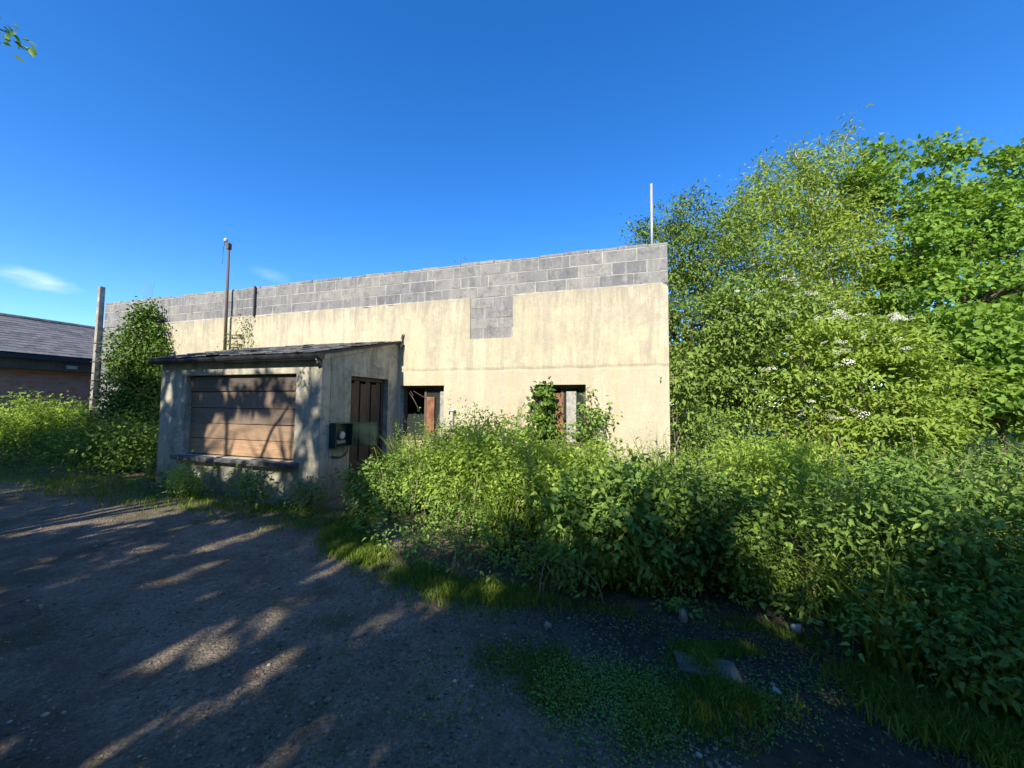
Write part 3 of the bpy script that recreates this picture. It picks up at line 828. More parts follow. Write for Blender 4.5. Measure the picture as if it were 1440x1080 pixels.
# drop the inner faces where the three pieces met
bad = [f for f in bm.faces if abs(f.normal.y) > .99 and any(abs(f.calc_center_median().y - q) < 1e-3 for q in (DN, DF)) and f.calc_center_median().z > DH]
bmesh.ops.delete(bm, geom=bad, context='FACES_ONLY'); bm.to_mesh(o.data); bm.free()
mb = MB(); sidewall(mb, PW + .002, PW + .203, False); mb.build('side_wall', M['porch'], po)
mb = MB(); mb.box(PW + .21, .21, -.05, -.21, PD - .01, .05); mb.build('porch_floor', M['concrete'], po)
# roof: deck, slates in lapped courses, ragged verge
th = math.atan2(RZ - EZ, PD)
mb = MB(); ov = -.17
mb.quad8([(PW - .03, ov, slope(ov) + .003), (.07, ov, slope(ov) + .003), (.07, PD - .004, slope(PD - .004) + .003), (PW - .03, PD - .004, slope(PD - .004) + .003),
          (PW - .03, ov, slope(ov) + .045), (.07, ov, slope(ov) + .045), (.07, PD - .004, slope(PD - .004) + .045), (PW - .03, PD - .004, slope(PD - .004) + .045)])
rf = mb.build('roof', M['darkwood'], po)
mb = MB(); rows = 9; dy = (PD - ov - .02) / rows
for k in range(rows):
    y0 = ov - .035 + k * dy; u = PW - .06 - (.13 if k % 2 else 0)
    while u < .10:
        w = .26; a, b = max(u, PW - .06), min(u + w - .006, .10 + random.uniform(-.02, .02))
        if b - a > .04 and random.random() > .03:
            t = random.uniform(-.008, .022); yy = y0 + random.uniform(-.015, .01); y2 = min(y0 + dy * 1.5, PD - .004)
            z0 = slope(yy) + .058 + t; z1 = slope(y2) + .052
            mb.quad8([(a, yy, z0), (b, yy, z0 + random.uniform(-.006, .006)), (b, y2, z1), (a, y2, z1), (a, yy, z0 + .014), (b, yy, z0 + .014), (b, y2, z1 + .010), (a, y2, z1 + .010)])
        u += w
mb.build('slates', M['slate'], rf)
mb = MB()                                            # bargeboard on the right verge
mb.quad8([(.012, -.15, slope(-.15) - .075), (.036, -.15, slope(-.15) - .075), (.036, PD - .01, slope(PD) - .04), (.012, PD - .01, slope(PD) - .04),
          (.012, -.15, slope(-.15) + .0), (.036, -.15, slope(-.15) + .0), (.036, PD - .01, slope(PD) + .0), (.012, PD - .01, slope(PD) + .0)])
mb.build('bargeboard', M['porch'], rf)
mb = MB(); mb.box(PW - .03, -.042, EZ - .13, .05, -.006, EZ - .052); mb.build('fascia', M['darkwood'], rf)
mb = MB(); prof = [(math.cos(a_) * .07, -abs(math.sin(a_)) * .092) for a_ in np.linspace(0, math.pi, 9)]
inner = [(y * .88, z * .86) for y, z in prof][::-1]
mb.prism([(y - .12, z + EZ - .055) for y, z in prof + inner], PW - .05, .10)
mb.prism([(y * .87 - .12, z * .87 + EZ - .055) for y, z in prof], .085, .097)
g_ = mb.build('gutter', M['black'], rf)
mb = MB(); mb.tube([(.03, -.11, EZ - .11), (.03, -.11, EZ - .20), (.035, -.06, EZ - .27)], .035, 9); mb.build('gutter_outlet', M['black'], g_)
mb = MB()                                            # torn flashing at the top of the verge
mb.quad8([(.03, PD - .2, slope(PD) - .03), (.13, PD - .12, slope(PD) - .10), (.15, PD - .03, slope(PD) - .02), (.04, PD - .03, slope(PD) + .02),
          (.03, PD - .2, slope(PD) - .02), (.13, PD - .12, slope(PD) - .09), (.15, PD - .03, slope(PD) - .01), (.04, PD - .03, slope(PD) + .03)])
mb.quad8([(.06, PD - .03, slope(PD) + .08), (.11, PD - .05, slope(PD) + .10), (.13, PD - .02, slope(PD) + .22), (.08, PD - .02, slope(PD) + .18),
          (.07, PD - .04, slope(PD) + .08), (.12, PD - .06, slope(PD) + .10), (.14, PD - .03, slope(PD) + .22), (.09, PD - .03, slope(PD) + .18)])
mb.build('torn_flashing', M['roofdeck'], rf)
# boarded window
bw = MB(); y0 = .13
bw.box(OW[0] + .003, y0, OW[2], OW[0] + .05, .19, OW[3] - .003); bw.box(OW[1] - .05, y0, OW[2], OW[1] - .003, .19, OW[3] - .003)
bw.box(OW[0] + .051, y0, OW[3] - .05, OW[1] - .051, .19, OW[3] - .003)
wnd = bw.build('boarded_window', M['plankdark'], po); tag(wnd, 'wide porch window boarded over with horizontal planks')
zt = OW[3] - .02; hs = [.27, .30, .28, .27, .29]
for k, hh in enumerate(hs):
    z1 = zt; z0 = max(zt - hh, OW[2] + .01)
    m_ = MB(); yy = y0 - (.050 if k == 0 else .022 + .004 * (k % 2))
    tl = random.uniform(-.008, .008)
    m_.quad8([(OW[0] + .012, yy, z0 + .011 + tl), (OW[1] - .012, yy, z0 + .011 - tl), (OW[1] - .012, yy + .02, z0 + .011 - tl), (OW[0] + .012, yy + .02, z0 + .011 + tl),
              (OW[0] + .012, yy, z1), (OW[1] - .012, yy, z1), (OW[1] - .012, yy + .02, z1), (OW[0] + .012, yy + .02, z1)])
    m_.build('plank', M['plankdark'] if k == 0 else (M['plankgrey'] if k < 3 else M['plank']), wnd, .003)
    zt = z0
mb = MB()
u = OW[0] - .14
for l in (.95, .9, .99):
    mb.box(u, -.12, .535 + random.uniform(-.012, .006), u + l - .006, .128, .612 + random.uniform(-.006, .01), .012); u += l
mb.build('window_sill', M['sill'], po, .008)
mb = MB(); mb.box(-2.95, -.012, 2.09, -.1, -.001, 2.2, .002); 
# door
dx = -.125
mb = MB(); mb.box(dx - .03, DN + .003, -.0, dx + .02, DN + .07, DH - .003); mb.box(dx - .03, DF - .07, -.0, dx + .02, DF - .003, DH - .003); mb.box(dx - .03, DN + .071, DH - .07, dx + .02, DF - .071, DH - .003)
mb.build('door_frame', M['door'], po)
mb = MB(); n_ = 6; wv = (DF - DN - .146) / n_
for k in range(n_):
    a = DN + .073 + k * wv; prj = .0 if k % 2 else .018
    mb.box(dx - .03 + prj, a + .003, .03, dx - .005 + prj, a + wv - (.010), DH - .075 - (.05 if k % 2 == 0 else 0))
mb.box(dx - .06, DN + .074, .06, dx - .032, DF - .074, DH - .12)
dr = mb.build('door', M['door'], po, .004); tag(dr, 'dark brown plank door in the porch side')
mb = MB(); mb.box(dx + .016, DF - .19, .98, dx + .024, DF - .15, 1.13); mb.tube([(dx + .02, DF - .17, 1.07), (dx + .07, DF - .17, 1.07), (dx + .07, DF - .28, 1.065)], .009, 7); mb.build('handle', M['steel'], dr)

# ------------------------------------------------------------------ meter box on the porch side wall
mbx = tag(empty('meter_box', tuple(FX + EN * .2), -YAW), 'open dark green meter box on the porch wall beside the plank door', 'meter box')
# local: x out from the wall, y along it
mb = MB(); a, b, c, d = .0, .40, .84, 1.25
mb.box(.001, a, c, .02, b, d); mb.box(.021, a, c, .13, a + .02, d); mb.box(.021, b - .02, c, .13, b, d); mb.box(.021, a + .021, c, .13, b - .021, c + .02); mb.box(.021, a + .021, d - .02, .13, b - .021, d)
mb.build('box', M['green'], mbx, .004)
mb = MB(); mb.tube([(.021, .2, 1.04), (.085, .2, 1.04)], .07, 18); mb.box(.021, .10, .90, .07, .30, .955); mt = mb.build('meter', M['dial'], mbx, .004)
mb = MB(); mb.tube([(.086, .2, 1.04), (.09, .2, 1.04)], .055, 18); mb.build('dial', M['white'], mt)
mb = MB(); ca, sa = math.cos(R(38)), math.sin(R(38)); hx, hy = .135, b
def lp(s, t): return (hx + s * ca - t * sa, hy + s * sa + t * ca)
p = [lp(0, 0), lp(.38, 0), lp(.38, .012), lp(0, .012)]
mb.quad8([(q[0], q[1], c + .005) for q in p] + [(q[0], q[1], d - .005) for q in p]); mb.build('lid', M['lid'], mbx)
mb = MB(); pts = [(.03, .38, .84), (.035, .385, .76), (.035, .33, .69), (.035, .22, .665), (.03, .10, .69), (.02, .05, .70)]
mb.tube(pts, .014, 8); mb.build('cable', M['black'], mbx, smooth=True)

# ------------------------------------------------------------------ posts and poles
rt_ = tag(empty('concrete_post', tuple(W(-10.22, -.06, 0)), -YAW), 'tall square concrete post at the far left end of the building, taller than the parapet', 'post')
mb = MB(); mb.quad8([(-.085, -.07, -.1), (.06, -.07, -.1), (.06, .07, -.1), (-.085, .07, -.1), (-.03, -.065, 4.93), (.07, -.065, 4.95), (.07, .06, 4.95), (-.03, .06, 4.93)])
mb.build('shaft', M['paleconc'], rt_, .01)
mb = MB()
for k in range(4): mb.tube([(-.1, -.078, 1.6 + k * .55), (.3, -.085, 1.62 + k * .55), (.9, -.08, 1.66 + k * .56 + .03 * (k % 2)), (1.6, -.075, 1.64 + k * .54)], .011, 5)
mb.build('wire', M['steel'], rt_)

up = tag(empty('service_pole', tuple(W(-4.97, -.14, 0)), -YAW), 'thin brown wooden pole with an insulator on top, rising behind the porch roof', 'pole')
mb = MB(); mb.tube([(.02, 0, 2.6), (.0, 0, 4.2), (-.02, 0, 5.62)], [.036, .032, .027], 9); mb.build('shaft', M['pole'], up, smooth=True)
mb = MB(); mb.tube([(-.02, -.0, 5.58), (-.08, -.02, 5.64), (-.11, -.02, 5.68)], .012, 6); mb.box(-.06, -.045, 5.45, .02, .045, 5.60); mb.build('bracket', M['steel'], up)
mb = MB()
prof = [(0, .0), (.035, .0), (.055, .03), (.045, .05), (.058, .07), (.03, .11), (0, .12)]
mb.tube([(-.11, -.02, 5.64 + z * .9) for r_, z in prof[1:]], [max(r_, .004) * .9 for r_, z in prof[1:]], 10); mb.build('insulator', M['white'], up, smooth=True)
mb = MB(); mb.tube([(-.13, -.02, 5.66), (-.19, -.02, 5.45), (-.18, -.02, 5.2), (-.20, -.02, 5.08)], .006, 5); mb.build('wire', M['black'], up)
for zz in (3.02, 3.26):
    mb = MB(); mb.tube([(.05, .02, zz), (.42, .05, zz - .03)], .014, 6); mb.box(.38, .03, zz - .06, .44, .115, zz + .0); mb.build('stay', M['steel'], up)

vp = tag(empty('vent_pole', tuple(W(5.13, .32, 0)), -YAW), 'slim pale metal pole standing above the right end of the parapet', 'pole')
mb = MB(); mb.tube([(0, 0, 3.96), (0, 0, 5.72)], .023, 10); mb.build('shaft', M['metal'], vp, smooth=True)
mb = MB(); mb.box(-.05, -.075, 4.2, .05, -.031, 4.24); mb.build('clip', M['steel'], vp)

# ------------------------------------------------------------------ brick barn
BU = -13.6
bn = tag(empty('brick_barn', tuple(W(BU, 0, 0)), -YAW), 'low red brick barn with grey slate roof beyond the bushes at left', 'barn')
mb = MB(); mb.box(-6.0, -9, -.1, 0, 9, 2.62); mb.build('wall', M['brick'], bn)
mb = MB(); mb.prism([(0, 0)], 0, 0) if False else None
mb.box(.001, -9.2, 2.55, .32, 9.2, 2.95); mb.build('eaves_shade_board', M['frame'], bn)  # fascia board; its dark band also stands in for eaves shade on the wall
mb = MB(); rise = 1.55; half = 3.35
mb.quad8([(.40, -9.3, 2.93), (.40, 9.3, 2.93), (-3, 9.3, 2.93 + rise), (-3, -9.3, 2.93 + rise), (.40, -9.3, 3.0), (.40, 9.3, 3.0), (-3, 9.3, 3.0 + rise), (-3, -9.3, 3.0 + rise)])
mb.quad8([(-6.4, -9.3, 2.93), (-6.4, 9.3, 2.93), (-3, 9.3, 2.93 + rise), (-3, -9.3, 2.93 + rise), (-6.4, -9.3, 3.0), (-6.4, 9.3, 3.0), (-3, 9.3, 3.0 + rise), (-3, -9.3, 3.0 + rise)])
rf2 = mb.build('roof', M['darkwood'], bn)
mb = MB(); rows = 15
for k in range(rows):
    t0, t1 = k / rows, min(1, (k + 1.35) / rows); y = -6.5 - (.15 if k % 2 else 0)
    while y < 9.3:
        j = random.uniform(0, .008)
        x0, x1 = .43 - 3.43 * t0, .43 - 3.43 * t1; z0, z1 = 3.02 + rise * t0 + j, 3.012 + rise * t1
        mb.quad8([(x0, y, z0), (x0, y + .292, z0), (x1, y + .292, z1), (x1, y, z1), (x0, y, z0 + .014), (x0, y + .292, z0 + .014), (x1, y + .292, z1 + .01), (x1, y, z1 + .01)])
        y += .30
mb.build('slates', M['barnslate'], rf2)
mb = MB(); mb.prism([(0, 0), (.1, 0), (.1, .1)], 0, .1) if False else None
for k in range(40): mb.tube([(-3, -9.3 + k * .46, 3.03 + rise), (-3, -9.3 + k * .46 + .45, 3.03 + rise)], .085, 8)
mb.build('ridge_tiles', M['barnslate'], rf2)
mb = MB(); mb.box(.321, .6, 2.62, .36, .86, 2.74); mb.build('air_vent', M['white'], bn, .005)
mb = MB(); mb.prism([(-9.2, 2.86), (-9.2, 2.93), (9.2, 2.93), (9.2, 2.86)], .41, .50); mb.build('gutter', M['black'], bn)

# ------------------------------------------------------------------ trees on the right
plant('willow_tree', 'dark green narrow-leaved tree close behind the right end of the wall', 'tree', (5.0, 10.2, 0),
      [(-.2, 0, 5.6, 1.1, 1.0, 1.2), (.7, .1, 5.3, 1.0, 1.0, 1.1), (-.9, .2, 4.7, .9, .9, 1.2), (.1, -.1, 3.8, 1.3, 1.1, 1.1), (.0, 0, 6.9, .6, .6, .7), (1.1, 0, 6.4, .6, .6, .6), (-1.15, .3, 6.1, .45, .45, .9), (-.6, .2, 6.7, .5, .5, .6), (-.5, -.4, 2.4, 1.2, 1.0, .9), (1.0, -.2, 3.2, 1.0, 1.0, 1.2)],
      (.115, .045), M['willow'], M['bark'], .17, 42, .18, .7, .7, .07, seed=3, clip=outside_wall, shell=.35)
plant('ash_tree', 'airy olive green tree with pale bare stems showing through its crown', 'tree', (9.3, 11.6, 0),
      [(.0, 0, 6.2, 1.7, 1.4, 1.3), (-1.7, -.2, 6.1, 1.2, 1.0, 1.3), (1.4, .1, 6.6, 1.3, 1.1, 1.4), (.3, 0, 8.3, 1.2, 1.0, 1.1), (1.1, 0, 9.4, .7, .6, .8), (.1, 0, 9.3, .5, .5, .6), (-1.0, 0, 8.0, .9, .8, .8), (-1.3, 0, 8.8, .45, .45, .55), (-2.1, -.1, 7.5, .7, .6, .8), (2.1, .2, 8.0, .9, .9, .9), (-.6, -.3, 4.6, 1.6, 1.2, 1.0), (1.3, -.3, 4.6, 1.5, 1.2, 1.1)],
      (.15, .055), M['ash'], M['palebark'], .20, 36, .24, .7, .4, .085, seed=4, shell=.4, fork=.28, twig=.5, shoots=1)
plant('sycamore_tree', 'tall bright green broad-leaved tree with upright leafy leaders at the right edge', 'tree', (13.4, 11.6, 0),
      [(-1.0, -.4, 6.4, 1.3, 1.2, 1.0), (.8, -.5, 6.9, 1.3, 1.2, 1.1), (2.6, -.4, 6.6, 1.5, 1.3, 1.1), (-1.7, -.9, 4.9, 1.3, 1.2, .8), (.5, -1.4, 5.0, 1.5, 1.2, .8), (2.6, -.8, 4.6, 1.6, 1.4, .9), (-.5, -1.6, 3.3, 1.7, 1.2, .8), (2.0, -1.7, 3.0, 1.8, 1.3, .8), (-.3, -1.8, 1.8, 1.6, 1.1, .6), (2.2, -1.8, 1.5, 1.8, 1.1, .6),
       (-2.3, -.3, 8.2, .45, .45, 1.0), (-1.6, -.3, 8.9, .5, .5, 1.3), (-.6, -.3, 7.7, .5, .5, .8), (.1, -.3, 9.0, .55, .55, 1.3), (1.1, -.3, 7.9, .5, .5, .8), (2.0, -.3, 8.7, .55, .55, 1.2), (3.2, -.2, 8.2, .6, .6, 1.1)],
      (.15, .125), M['syc'], M['bark'], .34, 54, .23, .34, .9, .17, seed=5, shell=.55, shoots=0, twig=.25)
far = []
for k in range(16):
    far.append((-4 + k * 2.6 + random.uniform(-.6, .6), random.uniform(-1, 1), (random.uniform(2.2, 4.2) if 2 < k < 12 else random.uniform(1.2, 3)), 1.9, 1.5, random.uniform(1.8, 2.6)))
hw = plant('woodland', 'dark mass of woodland foliage behind the trees on the right', None, (8, 18.5, 0), far, (.34, .24), M['bramble'], M['bark'], .35, 10, .4, .7, .5, 0, seed=23, crown='foliage')
ch_ = hw.children[0]; ch_.parent = None; ch_.location = hw.location; bpy.data.objects.remove(hw); ch_.name = 'woodland'
tag(ch_, 'dark mass of woodland foliage behind the trees on the right', 'woodland', kind='stuff')
def with_flowers(root, pts, size=.075, seed=1):
    r = random.Random(seed); m = MB()
    for k in range(34):                             # one flat umbel of many small florets
        th_, rr_ = r.uniform(0, 6.28), (r.uniform(0, 1) ** .5) * size
        x_, y_, z_ = math.cos(th_) * rr_, math.sin(th_) * rr_, .02 - rr_ * rr_ * 2 + r.uniform(-.006, .006); q_ = .011
        b_ = len(m.v); m.v += [(x_ - q_, y_, z_), (x_, y_ - q_, z_ + .004), (x_ + q_, y_, z_), (x_, y_ + q_, z_ + .004), (x_, y_, z_ - .012)]
        m.f += [(b_, b_ + 1, b_ + 2, b_ + 3), (b_, b_ + 4, b_ + 1), (b_ + 1, b_ + 4, b_ + 2), (b_ + 2, b_ + 4, b_ + 3), (b_ + 3, b_ + 4, b_)]
    first = m.build('flower_head', M['petal'], root); first.location = pts[0]
    first.rotation_euler = (.35, -.1, 0)
    for p_ in pts[1:]:
        c_ = first.copy(); COL.objects.link(c_); c_.parent = root; c_.location = p_
        c_.rotation_euler = (r.uniform(.2, .7), r.uniform(-.4, .4), r.uniform(0, 6)); s_ = r.uniform(.7, 1.25); c_.scale = (s_, s_, s_)
def skin_pts(lobes, n, seed, bias=(-.15, -.75, .75)):
    r = np.random.default_rng(seed); o = []
    for k in range(n):
        l = lobes[r.integers(len(lobes))]; d_ = np.array(bias) + r.normal(size=3) * .45; d_ /= np.linalg.norm(d_)
        o.append(tuple(np.array(l[:3]) + d_ * np.array(l[3:6]) * 1.08))
    return o
EL = [(0, 0, 2.2, 1.3, 1.1, .9), (-1.0, .1, 2.3, .8, .8, .8), (1.0, .0, 1.7, 1.0, 1.0, .9), (.1, -.2, 1.2, 1.5, 1.0, .8), (.4, .2, 2.9, 1.0, .9, .6), (-.9, 0, 1.2, .9, .8, .7), (-.5, .2, 3.2, .7, .7, .4)]
t_ = plant('flowering_elder', 'yellow-green elder bush dotted with cream flower heads in front of the taller trees', 'elder bush', (7.2, 7.7, 0), EL,
      (.12, .052), M['elder'], M['bark'], .17, 40, .17, .36, 1.0, .06, seed=6, hexa=True, shell=.55, twig=.25, clip=outside_wall)
with_flowers(t_, skin_pts(EL[:2] + EL[4:], 44, 5), .08, 3)
ED = [(0, 0, 3.3, 1.2, 1.1, .9), (.9, .3, 3.9, 1.1, 1.0, .7), (-.6, 0, 2.3, .8, .8, .9), (.3, -.2, 2.0, 1.1, .9, .8), (1.6, .4, 3.6, .9, .9, .7), (-.4, .2, 1.0, .9, .8, .7)]
t_ = plant('dark_elder', 'dark green elder with scattered cream flower heads between the yellow wall and the yellow-green bush', 'elder bush', (5.1, 8.6, 0), ED,
      (.12, .055), M['elderdark'], M['bark'], .15, 34, .19, .42, .9, .06, seed=8, hexa=True, clip=outside_wall, shell=.5)
with_flowers(t_, skin_pts(ED[:2] + ED[3:5], 38, 9, (.25, -.7, .6)), .075, 4)
plant('young_sycamore', 'light green broad-leaved sapling low at the right edge below the tall tree', 'sapling', (11.6, 8.8, 0),
      [(0, 0, 2.6, 1.3, 1.2, .8), (-.9, -.2, 1.9, .9, .9, .7), (.8, -.3, 1.7, 1.3, 1.0, .8), (-.4, .2, 3.5, .9, .9, .6), (1.4, .2, 3.2, 1.1, 1.0, .8)],
      (.17, .14), M['syc'], M['bark'], .24, 36, .25, .4, .8, .06, seed=9, shell=.5)
plant('privet_bush', 'low fresh green bush peeping past the foot of the wall at its right corner', 'bush', (3.75, 7.5, 0),
      [(0, 0, .95, .75, .7, .6), (.6, .2, .7, .6, .6, .6), (-.3, .1, 1.35, .45, .45, .35)],
      (.07, .035), M['nettle'], M['stem'], .045, 9, .10, .7, .6, .03, seed=10, clip=outside_wall, crown='foliage', stem='stems')
plant('side_bramble', 'dark bramble hanging out past the right corner of the wall at mid height', 'bramble', (3.05, 6.95, 0),
      [(-.12, -.25, 2.05, .32, .35, .4), (.2, 0, 2.3, .5, .4, .6), (.25, .1, 1.5, .4, .4, .5)],
      (.11, .06), M['elderdark'], M['drystem'], .05, 7, .12, .8, .5, .02, seed=12, crown='foliage', stem='stems', clip=outside_wall, droop=.6)

# ------------------------------------------------------------------ climbers and shrubs about the building
def wl(u, y, z): return tuple(W(u, y, z))
plant('ivy_column', 'tall column of ivy covering the wall left of the porch', 'ivy', wl(-7.85, -.4, 0),
      [(.1, .1, 3.45, .45, .32, .55), (-.3, .1, 2.8, .45, .32, .7), (.15, .1, 2.5, .5, .35, .7), (-.2, .05, 1.9, .55, .4, .8), (.3, .05, 1.5, .6, .45, .8), (0, -.1, .9, .8, .5, .8), (.5, .1, 3.05, .35, .3, .5), (.15, .1, 3.9, .3, .22, .3)],
      (.072, .062), M['ivy'], M['bark'], .024, 13, .10, .9, .3, .05, seed=14, crown='leaves', stem='stem', hexa=True, clip=outside_wall, shell=.6, droop=.7)
plant('roof_sapling', 'wispy green sapling growing on the porch roof beside the wooden pole', 'sapling', wl(-4.42, -.22, 2.72),
      [(0, 0, .35, .24, .15, .3), (.05, 0, .75, .16, .12, .28), (-.2, 0, .3, .15, .12, .2), (.25, .0, .25, .16, .12, .2)],
      (.075, .035), M['nettle'], M['drystem'], .045, 5, .08, .9, .4, .012, seed=15, crown='leaves', stem='stem', clip=outside_wall, fork=.3)
plant('window_ivy', 'leafy ivy climbing the left half of the right-hand ground floor window', 'ivy', wl(3.12, -.15, 0),
      [(0, -.05, 1.6, .22, .14, .4), (.05, -.08, 1.05, .3, .2, .45), (.12, .02, 1.85, .2, .1, .14), (.3, -.05, .8, .3, .2, .4)],
      (.085, .07), M['ivy'], M['bark'], .022, 8, .07, .9, .3, .015, seed=16, crown='leaves', stem='stem', clip=outside_wall, hexa=True, droop=.6)
plant('window_shrub', 'green shrub leaning on the wall right of the ivy-covered window', 'shrub', wl(4.02, -.22, 0),
      [(0, 0, 1.5, .2, .15, .36), (.15, 0, 1.1, .3, .2, .4), (-.1, -.05, .9, .3, .2, .4), (.3, 0, 1.45, .14, .12, .18)],
      (.08, .05), M['nettle'], M['drystem'], .03, 7, .08, .9, .4, .015, seed=17, crown='leaves', stem='stem', clip=outside_wall, hexa=True)
plant('dock_weed', 'thin weed stalks with dark dry leaves against the wall between the two windows', 'weed', wl(1.85, -.3, 0),
      [(-.25, 0, 1.15, .15, .1, .25), (0, 0, 1.35, .12, .1, .25), (.25, 0, 1.2, .15, .1, .25), (.05, 0, .9, .4, .2, .3)],
      (.09, .035), M['bramble'], M['drystem'], .06, 4, .08, 1.0, .3, .012, seed=18, crown='leaves', stem='stalk', clip=outside_wall)
plant('yellow_weed', 'yellowish flowering weed against the wall just left of the ivy-covered window', 'weed', wl(2.6, -.3, 0),
      [(-.1, 0, 1.05, .22, .15, .3), (.2, 0, 1.2, .2, .12, .3), (.05, 0, .8, .35, .2, .3)],
      (.06, .03), M['bright'], M['drystem'], .04, 6, .08, 1.0, .4, .012, seed=19, crown='leaves', stem='stalk', clip=outside_wall)
def mound(name, label, x, y, rx, ry, h, mat, leaf, seed, cat='shrub', **kw):
    r = random.Random(seed); L = []
    for k in range(7):
        th_ = k * .9 + r.uniform(-.3, .3); q = r.uniform(.15, .6) if k else 0
        L.append((math.cos(th_) * rx * q, math.sin(th_) * ry * q, h * r.uniform(.40, .72), rx * r.uniform(.42, .62), ry * r.uniform(.42, .62), h * r.uniform(.28, .42)))
    return plant(name, label, cat, (x, y, 0), L, leaf, mat, M['stem'], kw.pop('area', .06), kw.pop('per', 24), kw.pop('spread', .105), .8, .6, .018,
                 seed=seed, crown='leaves', stem='stems', hexa=True, clip=outside_wall, fork=.2, **kw)
mound('spiraea_bush', 'bright yellow-green bush swelling out in front of the left ground floor window', -.55, 5.4, 1.2, .9, 1.36, M['bright'], (.065, .038), 31)
mound('cleavers_mound', 'lush yellow-green mound in the middle of the weeds below the yellow wall', .7, 4.5, 1.1, .8, 1.2, M['bright'], (.06, .035), 32)
mound('doorway_weed', 'grey-green weed clump spreading in front of the plank door', -1.75, 5.5, .6, .7, .85, M['nettle'], (.07, .035), 33)
mound('front_nettle_clump', 'large-leaved nettle clump at the front edge of the bank above the pale stub', .95, 3.4, .75, .5, 1.05, M['nettle'], (.075, .042), 34)
mound('dark_bramble_clump', 'dark bramble clump overhanging the earth track right of centre', 1.75, 3.3, .75, .55, 1.0, M['bramble'], (.058, .036), 35)
mound('right_bramble', 'broad green bramble mound filling the lower right of the yard', 3.2, 2.75, 1.05, .8, 1.15, M['nettle'], (.058, .03), 36)
mound('leaning_bramble', 'deep green bramble trailing onto the ground in the bottom right corner', 2.75, 2.15, .6, .4, .62, M['bramble'], (.055, .03), 37)
mound('meadowsweet_bush', 'pale green weedy bush rising below the trees to the right of the wall', 3.4, 4.6, 1.1, .9, 1.22, M['bright'], (.065, .032), 38)
mound('porch_weed', 'dusty green weed bush against the porch under the right end of the boarded window', -3.75, 5.45, .5, .3, .72, M['bramble'], (.06, .03), 39, area=.07, per=9)
mound('corner_weed', 'dark weed clump at the foot of the porch corner', -2.95, 5.45, .32, .28, .5, M['bramble'], (.06, .03), 40, area=.07, per=9)
mound('sill_tuft', 'small sunlit leafy tuft under the left part of the slate sill', -5.35, 6.2, .34, .24, .5, M['bright'], (.05, .025), 41)
mound('hedge_mound', 'bright green nettle mound in front of the brick barn', -12.6, 10.4, 1.6, 1.1, 1.75, M['bright'], (.08, .042), 42, area=.14, spread=.16)
mound('shaded_hedge', 'dark green bramble mound at the foot of the ivy left of the porch', -8.5, 8.2, 1.2, .8, 1.2, M['bramble'], (.085, .05), 43, area=.14, spread=.16)
# little plants on the parapet
mb = MB()
root = tag(empty('dead_stalks', wl(-8.35, .05, 4.46), -YAW), 'thin dead stalks sticking up from the parapet above the ivy', 'stalks')
for k in range(5):
    x0 = -.15 + k * .09; mb.tube([(x0, 0, 0), (x0 - .03, 0, .22), (x0 - .14 + .05 * k, 0, .38 + .1 * (k % 3))], [.007, .005, .003], 4)
mb.build('stalk', M['drystem'], root)
plant('parapet_weed', 'tiny weed tuft sprouting on top of the parapet near its middle', 'weed', wl(1.35, .12, 4.45), [(0, 0, .10, .10, .06, .08), (.05, 0, .16, .05, .04, .05)],
      (.05, .015), M['nettle'], M['drystem'], .012, 3, .03, 1, .3, .004, seed=51, crown='leaves', stem='stalk')

# ------------------------------------------------------------------ small things on the ground
sl = tag(empty('concrete_slab', (1.20, 2.335, 0), R(-13)), 'worn rectangular concrete cover slab half overgrown with grass', 'slab')
mb = MB(); mb.box(-.17, -.09, -.03, .17, .09, .024, .008); mb.build('slab', M['concrete'], sl, .008)
def rock(name, label, x, y, s, mat, cat='stone', zs=.7, seed=1, group=None):
    r = np.random.default_rng(seed); v, f = ico()
    me = np_mesh(name, v, f); import bmesh as B
    bm = B.new(); bm.from_mesh(me); B.ops.subdivide_edges(bm, edges=bm.edges, cuts=2, use_grid_fill=True)
    for q in bm.verts:
        q.co = q.co.normalized() * (1 + .16 * math.sin(q.co.x * 4 + seed) + .12 * math.sin(q.co.y * 6 + seed * 2) + r.normal() * .05)
        q.co.x *= s; q.co.y *= s * .75; q.co.z *= s * zs
    bm.to_mesh(me); bm.free()
    o = link(name, me, mat); o.location = (x, y, float(hgt(np.array(x), np.array(y))) + s * zs * .45); o.rotation_euler = (.1, .15, seed * 1.3)
    return tag(o, label, cat, group)
rock('stone', 'upright pale stub of stone at the foot of the weeds above the slab', 1.30, 2.86, .035, M['stone'], zs=1.5, seed=2)
rock('stone', 'pale grey stone under the overhanging brambles right of the slab', 2.05, 2.72, .05, M['flint'], zs=.6, seed=3)
rock('stone', 'largest white stone beside the grass right of the slab', 1.50, 2.16, .020, M['flint'], seed=4)
rock('stone', 'small white stone just behind the largest white one', 1.515, 2.215, .012, M['flint'], seed=5)
rock('stone', 'pale stone at the bottom right edge of the earth track', 2.42, 1.80, .022, M['flint'], seed=6)
rock('stone', 'rounded buff stone lying at the grass edge left of the track', .27, 2.72, .032, M['stone'], seed=7)
rock('stone', 'small pale stone alone on the dark gravel near the bottom centre', -.31, 2.20, .014, M['flint'], seed=8)

